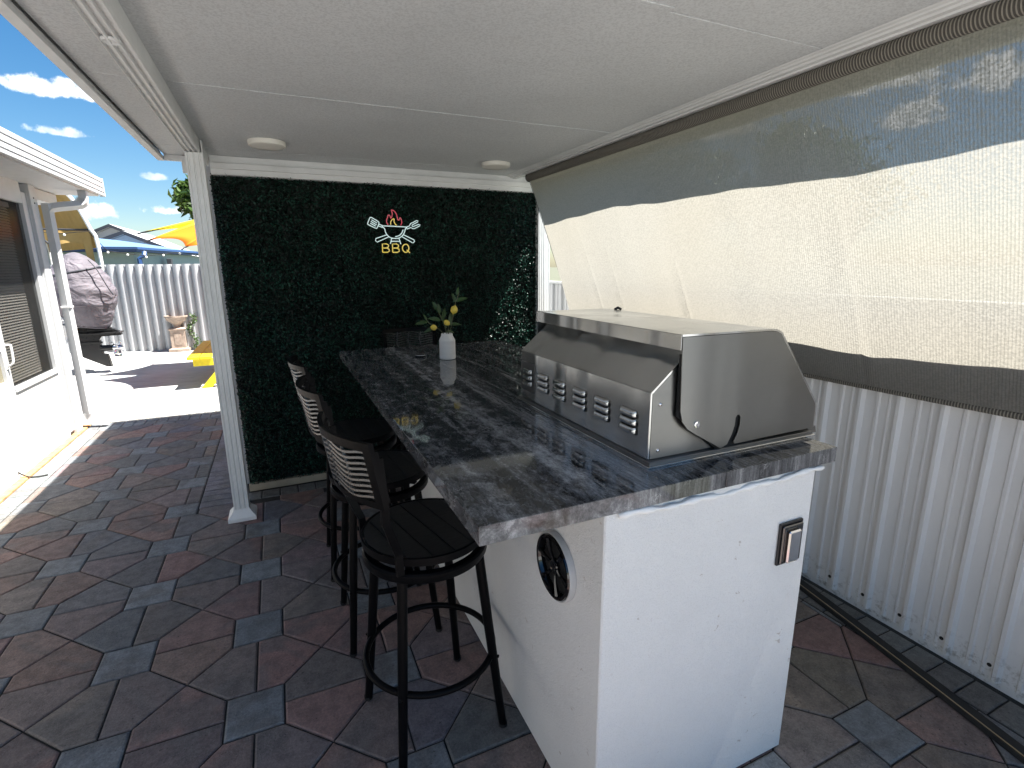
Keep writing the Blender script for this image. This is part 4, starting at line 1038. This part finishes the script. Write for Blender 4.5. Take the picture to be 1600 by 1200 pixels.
# ================================================================== UMBRELLA OVER THE PICNIC TABLE
um=thing('table_umbrella','yellow and orange fabric umbrella over the yellow picnic table','umbrella',(-.155,8.9,0))
AP=Vector((-.20,9.05,2.52))
RIM=[(-1.0,10.1,2.24),(-1.70,9.35,2.13),(-1.55,8.9,2.005),(-1.02,8.05,1.885),(.35,7.75,1.90),(1.20,8.5,1.98),(1.25,9.4,2.10),(.45,10.3,2.25)]
for i in range(8):
    A_,B_=Vector(RIM[i]),Vector(RIM[(i+1)%8])
    def pf(u,v_,A_=A_,B_=B_,i=i):
        e=A_.lerp(B_,u); k=(.10 if i!=1 else .42)*4*u*(1-u); e=e.lerp(AP,k); p=e.lerp(AP,v_); p.z-=.05*math.sin(PI*v_)*4*u*(1-u); return tuple(p)
    o=MB().grid(pf,12,10).build('panel',M['sail_yellow'] if i in(0,7,1) else M['sail_orange'],um,smooth=True)
    so_=o.modifiers.new('thick','SOLIDIFY'); so_.thickness=.005
    out=(A_-AP).normalized()
    MB().tube([tuple(AP-Vector((0,0,.03))),tuple(A_-Vector((0,0,.012))),tuple(A_+out*.07-Vector((0,0,.012)))],.011,6).build('rib',M['dark_trim'],um)
MB().tube([(-.155,8.89,.0),(-.20,9.05,2.60)],.022,10).build('pole',M['dark_trim'],um,smooth=True)

# ================================================================== OUTBOARD MOTOR + BOAT STERN
om=thing('outboard_motor','big outboard motor under a grey purple cloth cover behind the porch','outboard motor',(-2.7,10.0,0))
# cover: lumpy closed surface built from rings
CR=[(.72,.17),(.76,.24),(.92,.34),(1.1,.42),(1.31,.435),(1.5,.375),(1.70,.25),(1.80,.14),(1.85,.05),(1.856,.004)]
def cov(u,v_):
    a=2*PI*u; z=.72+v_*1.136
    R_=float(np.interp(z,[c[0] for c in CR],[c[1] for c in CR]))
    n1=noise.noise((math.cos(a)*1.6+z*.8,math.sin(a)*1.6,z*2.1)); n2=abs(noise.noise((math.cos(a)*2.6+z*1.6,math.sin(a)*2.6-z*.6,z*2.6+5)))
    n3=abs(noise.noise((math.cos(a)*6+z*3,math.sin(a)*6,z*5+9)))
    n4=noise.noise((math.cos(a)*1.3,math.sin(a)*1.3,z*1.2+20))
    k=1+.035*n1+.022*math.sin(a*7+n4*9+z*3)*max(0,(1.15-z)/.43)**.7*(z<1.15)+.020*math.sin((z*1.6+math.cos(a)*.7+n4*.8)*13)*math.exp(-((z-1.42)/.30)**2)+.028*n2+.018*math.sin(z*26+3*math.sin(a*2))*math.exp(-((z-1.50)/.16)**2)
    cx_=-2.725+(.06 if z<1 else 0)*(1-z)/.28
    return (cx_+math.cos(a)*R_*k,10.0+math.sin(a)*R_*k*.85,z-.03*math.cos(a)*(1-v_))
cv=MB().grid(cov,110,80).build('cloth_cover',M['cover'],om,smooth=True)
def ring(vv,r,m,name,tilt=0):
    P=[]
    for k in range(48):
        p=Vector(cov(k/48,vv+tilt*math.cos(2*PI*k/48))); c_=Vector((-2.725,10.0,p.z)); d_=(p-c_).normalized(); P.append(p+d_*.008)
    return MB().tube(P,r,6,closed=True).build(name,m,cv,smooth=True)
ring(.74,.013,M['dark_trim'],'strap',.07); ring(.015,.013,M['cover'],'hem',0)
MB().tube(smoothpts([(-2.50,9.74,1.74),(-2.42,9.72,1.62),(-2.37,9.70,1.50),(-2.31,9.72,1.32),(-2.285,9.8,1.22)],3),.008,6).build('strap',M['dark_trim'],cv)
# lower unit: profile in xz
mid_=[(-2.90,.78),(-2.50,.745),(-2.34,.655),(-2.30,.60),(-2.31,.585),(-2.56,.575),(-2.60,.52),(-2.60,.36),(-2.585,.30),(-2.53,.29),(-2.50,.09),(-2.56,.095),(-2.83,.255),(-2.88,.30),(-2.93,.62)]
MB().prism(mid_,'y',9.955,10.045).build('midsection',M['black_plastic'],om)
MB().box(-2.95,-2.30,9.88,10.12,.618,.640,.004).build('cavitation_plate',M['black_plastic'],om)
MB().lathe([(.0001,-.17),(.02,-.165),(.042,-.12),(.048,-.02),(.05,.06),(.045,.12)],20,(0,0,0),Matrix(((0,0,1,-2.57),(0,1,0,10.0),(-1,0,0,.385),(0,0,0,1)))).build('gearcase',M['black_plastic'],om,smooth=True)
MB().box(-2.86,-2.56,9.93,9.954,.47,.50,.004).box(-2.90,-2.40,9.935,9.954,.66,.69,.004).build('trim_line',M['black_plastic'],om)
hub=MB().lathe([(.0001,0),(.04,0),(.045,.05),(.038,.14),(.0001,.16)],20,(0,0,0),Matrix(((0,0,1,-2.47),(0,1,0,10.0),(-1,0,0,.385),(0,0,0,1)))).build('propeller',M['chrome'],om,smooth=40)
for k in range(3):
    a0=k*2*PI/3+.5
    def bl_(u,v_,a0=a0):
        r=.035+u*.115; a=a0+(v_-.5)*1.25*math.sin(PI*(.25+.65*u)); return (-2.40+(v_-.5)*.085,10.0+math.cos(a)*r,.385+math.sin(a)*r)
    b=MB().grid(bl_,6,8).build('blade',M['chrome'],hub,smooth=True); so_=b.modifiers.new('t','SOLIDIFY'); so_.thickness=.006
MB().box(-3.10,-2.89,9.90,10.10,.62,.72,.01).box(-3.12,-2.86,9.86,9.90,.60,.78,.008).box(-3.12,-2.86,10.10,10.14,.60,.78,.008).build('bracket',M['galv'],om)
MB().tube(smoothpts([(-2.90,9.93,.83),(-2.98,9.90,.86),(-3.05,9.92,.80)],3),.016,8).tube([(-2.92,9.90,.72),(-2.80,9.90,.74)],.013,8).build('steering_link',M['chrome'],om,smooth=True)
bt=thing('boat','white boat hull mostly hidden behind the porch','boat',(-5.5,10.0,0))
def hull(u,v_):
    x=-3.13-u*5; w=1.05*(1-max(0,u-.45)**2*2.6)*(.35+.65*math.sin(min(1,v_*1.4)*PI/2)); z=.45+v_*.75+.2*u*v_; return (x,10.0-w,z)
hl=MB().grid(hull,20,8); hl.grid(lambda u,v_:(hull(u,v_)[0],20.0-hull(u,v_)[1],hull(u,v_)[2]),20,8)
hl.grid(lambda u,v_:(hull(u,0)[0],10+(hull(u,0)[1]-10)*(1-2*v_),hull(u,0)[2]),20,2)
hl.add([(-3.13,8.95,1.2),(-3.13,11.05,1.2),(-3.13,10.37,.45),(-3.13,9.63,.45)],[(0,1,2,3)]); hl.grid(lambda u,v_:(hull(u,1)[0],10+(hull(u,1)[1]-10)*(1-2*v_),hull(u,1)[2]-.05),20,2)
hl.build('hull',M['hull'],bt,smooth=40)
MB().box(-5.6,-5.4,9.3,10.7,0,.55).box(-4.0,-3.8,9.3,10.7,0,.5).build('cradle',M['galv'],bt)

# ================================================================== TAN CANOPY BEYOND THE FENCE
cn=thing('boat_canopy','tan fabric canopy on a white frame beyond the back fence','canopy',(-5,13.6,0))
prof_=[(-3.30,0),(-3.30,2.04),(-3.38,2.41),(-3.55,2.90),(-3.72,3.16),(-4.1,3.50),(-4.9,3.85),(-5.7,3.5),(-6.3,3.0),(-6.5,2.3),(-6.5,0)]
prof_s=[Vector((p[0],13.7,p[1])) for p in prof_]
arch=smoothpts(prof_s,3)
ex=Vector((-1.9,3.6,0))
MB().tube(arch,.035,8).build('frame_arch',M['white_paint'],cn,smooth=True)
MB().tube([a+ex for a in arch],.035,8).build('frame_arch',M['white_paint'],cn,smooth=True)
roofp=[a for a in arch if a.z>=2.02]
mb=MB().grid(lambda u,v_:tuple(roofp[int(u*(len(roofp)-1)+.001)]+ex*v_),len(roofp)-1,6); o=mb.build('canvas',M['canopy_tan'],cn,smooth=True)
so_=o.modifiers.new('t','SOLIDIFY'); so_.thickness=.01
MB().tube([(-3.40,13.74,2.40),(-6.5,13.74,2.40)],.02,6).build('cross_bar',M['dark_trim'],cn)
def vl(u,v_):
    x=-3.42-u*3.0; bot=2.10+.05*math.sin(u*5*PI)**2 if u>.035 else 1.45
    return (x,13.78+.03*math.sin(u*30)*v_,2.40-v_*(2.40-bot))
MB().grid(vl,60,4).build('valance',M['canopy_tan'],cn,smooth=True)
MB().tube([(-4.35,13.75,2.38),(-3.45,13.75,1.35)],.018,6).build('brace',M['dark_trim'],cn)
sl_=thing('string_lights','string of small white bulbs along the canopy and teal house','string lights',(-4,13.6,2.3))
pts=[(-6.4+.20*k,13.6,2.36-.05*math.sin(k*PI/5)**2) for k in range(16)]+[(-3.2+.30*k,13.9+.2*k,1.98-.09*math.sin(k*PI/4)**2) for k in range(8)]
MB().tube(pts,.008,5).build('wire',M['rubber'],sl_)
for k in list(range(1,15,3))+[16,17,18,19,20,21,22,23]:
    p=pts[k]; MB().lathe([(.0001,-.055),(.02,-.045),(.025,-.025),(.012,-.005),(.0001,0)],8,(p[0],p[1],p[2])).build('bulb',M['white_paint'],sl_,smooth=True)

# ================================================================== NEIGHBOURING HOUSES
th_=thing('teal_house','pale teal bungalow with blue fascia beyond the back fence','house',(-7,22,0))
MB().prism([(-11,20.25),(-4.0,20.25),(-2.95,25),(-2.95,29),(-11,29)],'z',0,2.12).build('wall',M['teal_wall'],th_)
f=MB()
for z0,z1,o_ in((2.13,2.20,.0),(2.205,2.27,.05)):
    a=[(-11.2,20.0-o_),(-3.87+o_,20.0-o_),(-2.76+o_,25.0),(-2.76+o_,29.2),(-2.86,29.2),(-2.86,25.0),(-3.97,20.1),(-11.2,20.1)]
    f.prism(a,'z',z0,z1)
f.build('fascia',M['blue_paint'],th_)
f=MB(); f.add([(-11.2,20,2.28),(-3.87,20,2.28),(-2.76,25,2.28),(-2.76,29.2,2.28),(-11.2,29.2,2.28),(-9.0,23,2.72),(-6.0,23.2,2.72),(-5.5,26,2.72)],[(0,1,6,5),(1,2,7,6),(2,3,4,7),(4,0,5),(5,6,7,4)]); f.build('roof',M['roof_blue'],th_)
MB().tube([(-3.72,20.3,2.12),(-3.72,20.2,2.02),(-3.86,20.2,1.92),(-3.86,20.2,.1)],.07,6).build('downspout',M['blue_paint'],th_)
for x0 in(-3.42,): MB().box(x0,x0+.14,22.0,22.3,1.3,1.95,.01).build('shutter',M['dark_trim'],th_)
def gable(label,xr,zr,xl,zl,xR,zR,y0,y1,inner=None):
    t=thing('gabled_house',label,'house',((xl+xR)/2,y0,0),group='grey gabled houses beyond the fence')
    MB().prism([(xl,0),(xl,zl),(xr,zr),(xR,zR),(xR,0)],'y',y0,y1).build('wall',M['gable_grey'],t)
    for (a,b_) in(((xl-.4,zl-.2*(zr-zl)/(xr-xl)*2),(xr,zr)),((xr,zr),(xR+.4,zR-(zr-zR)/(xR-xr)*.4))):
        MB().prism([(a[0],a[1]+.02),(b_[0],b_[1]+.02),(b_[0],b_[1]+.16),(a[0],a[1]+.16)],'y',y0-.35,y1).build('roof_slope',M['roof_pale'],t)
        MB().prism([(a[0],a[1]+.0),(b_[0],b_[1]+.0),(b_[0],b_[1]+.15),(a[0],a[1]+.15)],'y',y0-.42,y0-.355).build('rake_trim',M['dark_trim'],t)
    return t
gable('farther grey gabled house with dark rake trim above the teal house',-7.5,3.72,-9.6,2.75,-4.1,2.15,34,44)
gable('nearer grey gabled house with dark rake trim behind the blue fascia',-5.72,3.05,-7.2,2.45,-3.35,2.0,28,33)

# ================================================================== TREES
def tree(label,x,y,h,r,n_,zc,name='tree',seed=0,group=None,ls=.16,m='tree_leaf',squash=.8):
    R=random.Random(seed); t=thing(name,label,'tree',(x,y,0),group=group)
    tr_=MB(); tr_.tube(smoothpts([(x,y,-.05),(x+R.uniform(-.1,.1),y,h*.3),(x+R.uniform(-.2,.2),y,h*.62),(x,y,zc)],3),[.16*(1-.06*i) for i in range(10)],9).build('trunk',M['bark'],t,smooth=True)
    cen=[]
    for k in range(11):
        a=R.uniform(0,2*PI); rr_=r*R.uniform(.25,.8); c_=(x+math.cos(a)*rr_,y+math.sin(a)*rr_,zc+R.uniform(-.55,.75)*r*squash); cen.append((c_,r*R.uniform(.28,.5)))
        MB().tube(smoothpts([(x,y,h*.45),((x+c_[0])/2,(y+c_[1])/2,(h*.45+c_[2])/2+.1),c_],3),[.055,.05,.045,.04,.03,.02,.012],6).build('limb',M['bark'],t,smooth=True)
    P=[];V=[]
    for c_,rr_ in cen:
        q=rng.normal(size=(n_//11,3)); q/=np.linalg.norm(q,axis=1,keepdims=True); q*=(rng.uniform(.35,1,(len(q),1))**.5)*rr_*(1+.25*rng.normal(size=(len(q),1)))
        q[:,2]*=.75; P.append(q+np.array(c_)); V.append(rng.uniform(0,1,len(q))*.9)
    P=np.concatenate(P); V=np.concatenate(V)
    o=leafmesh('crown',P,rng.normal(size=P.shape)+[0,0,.6],ls,.42,M[m],t,.5,V)
    return t
tree('leafy mango tree whose edge shows beside the left roof post',-.75,15.4,3.2,1.25,5200,2.85,seed=3,ls=.26)
tree('green tree seen dimly through the top of the roller shade',9.8,8.6,3.2,1.3,3500,3.35,seed=5,group='trees behind the roller shade')
tree('broad tree to the right, seen dimly through the roller shade',11.5,7.8,3.0,1.5,3500,3.1,seed=8,group='trees behind the roller shade')
tree('bushy tree to the left, seen dimly through the roller shade',8.4,9.4,2.8,1.1,3000,2.9,seed=11,group='trees behind the roller shade')
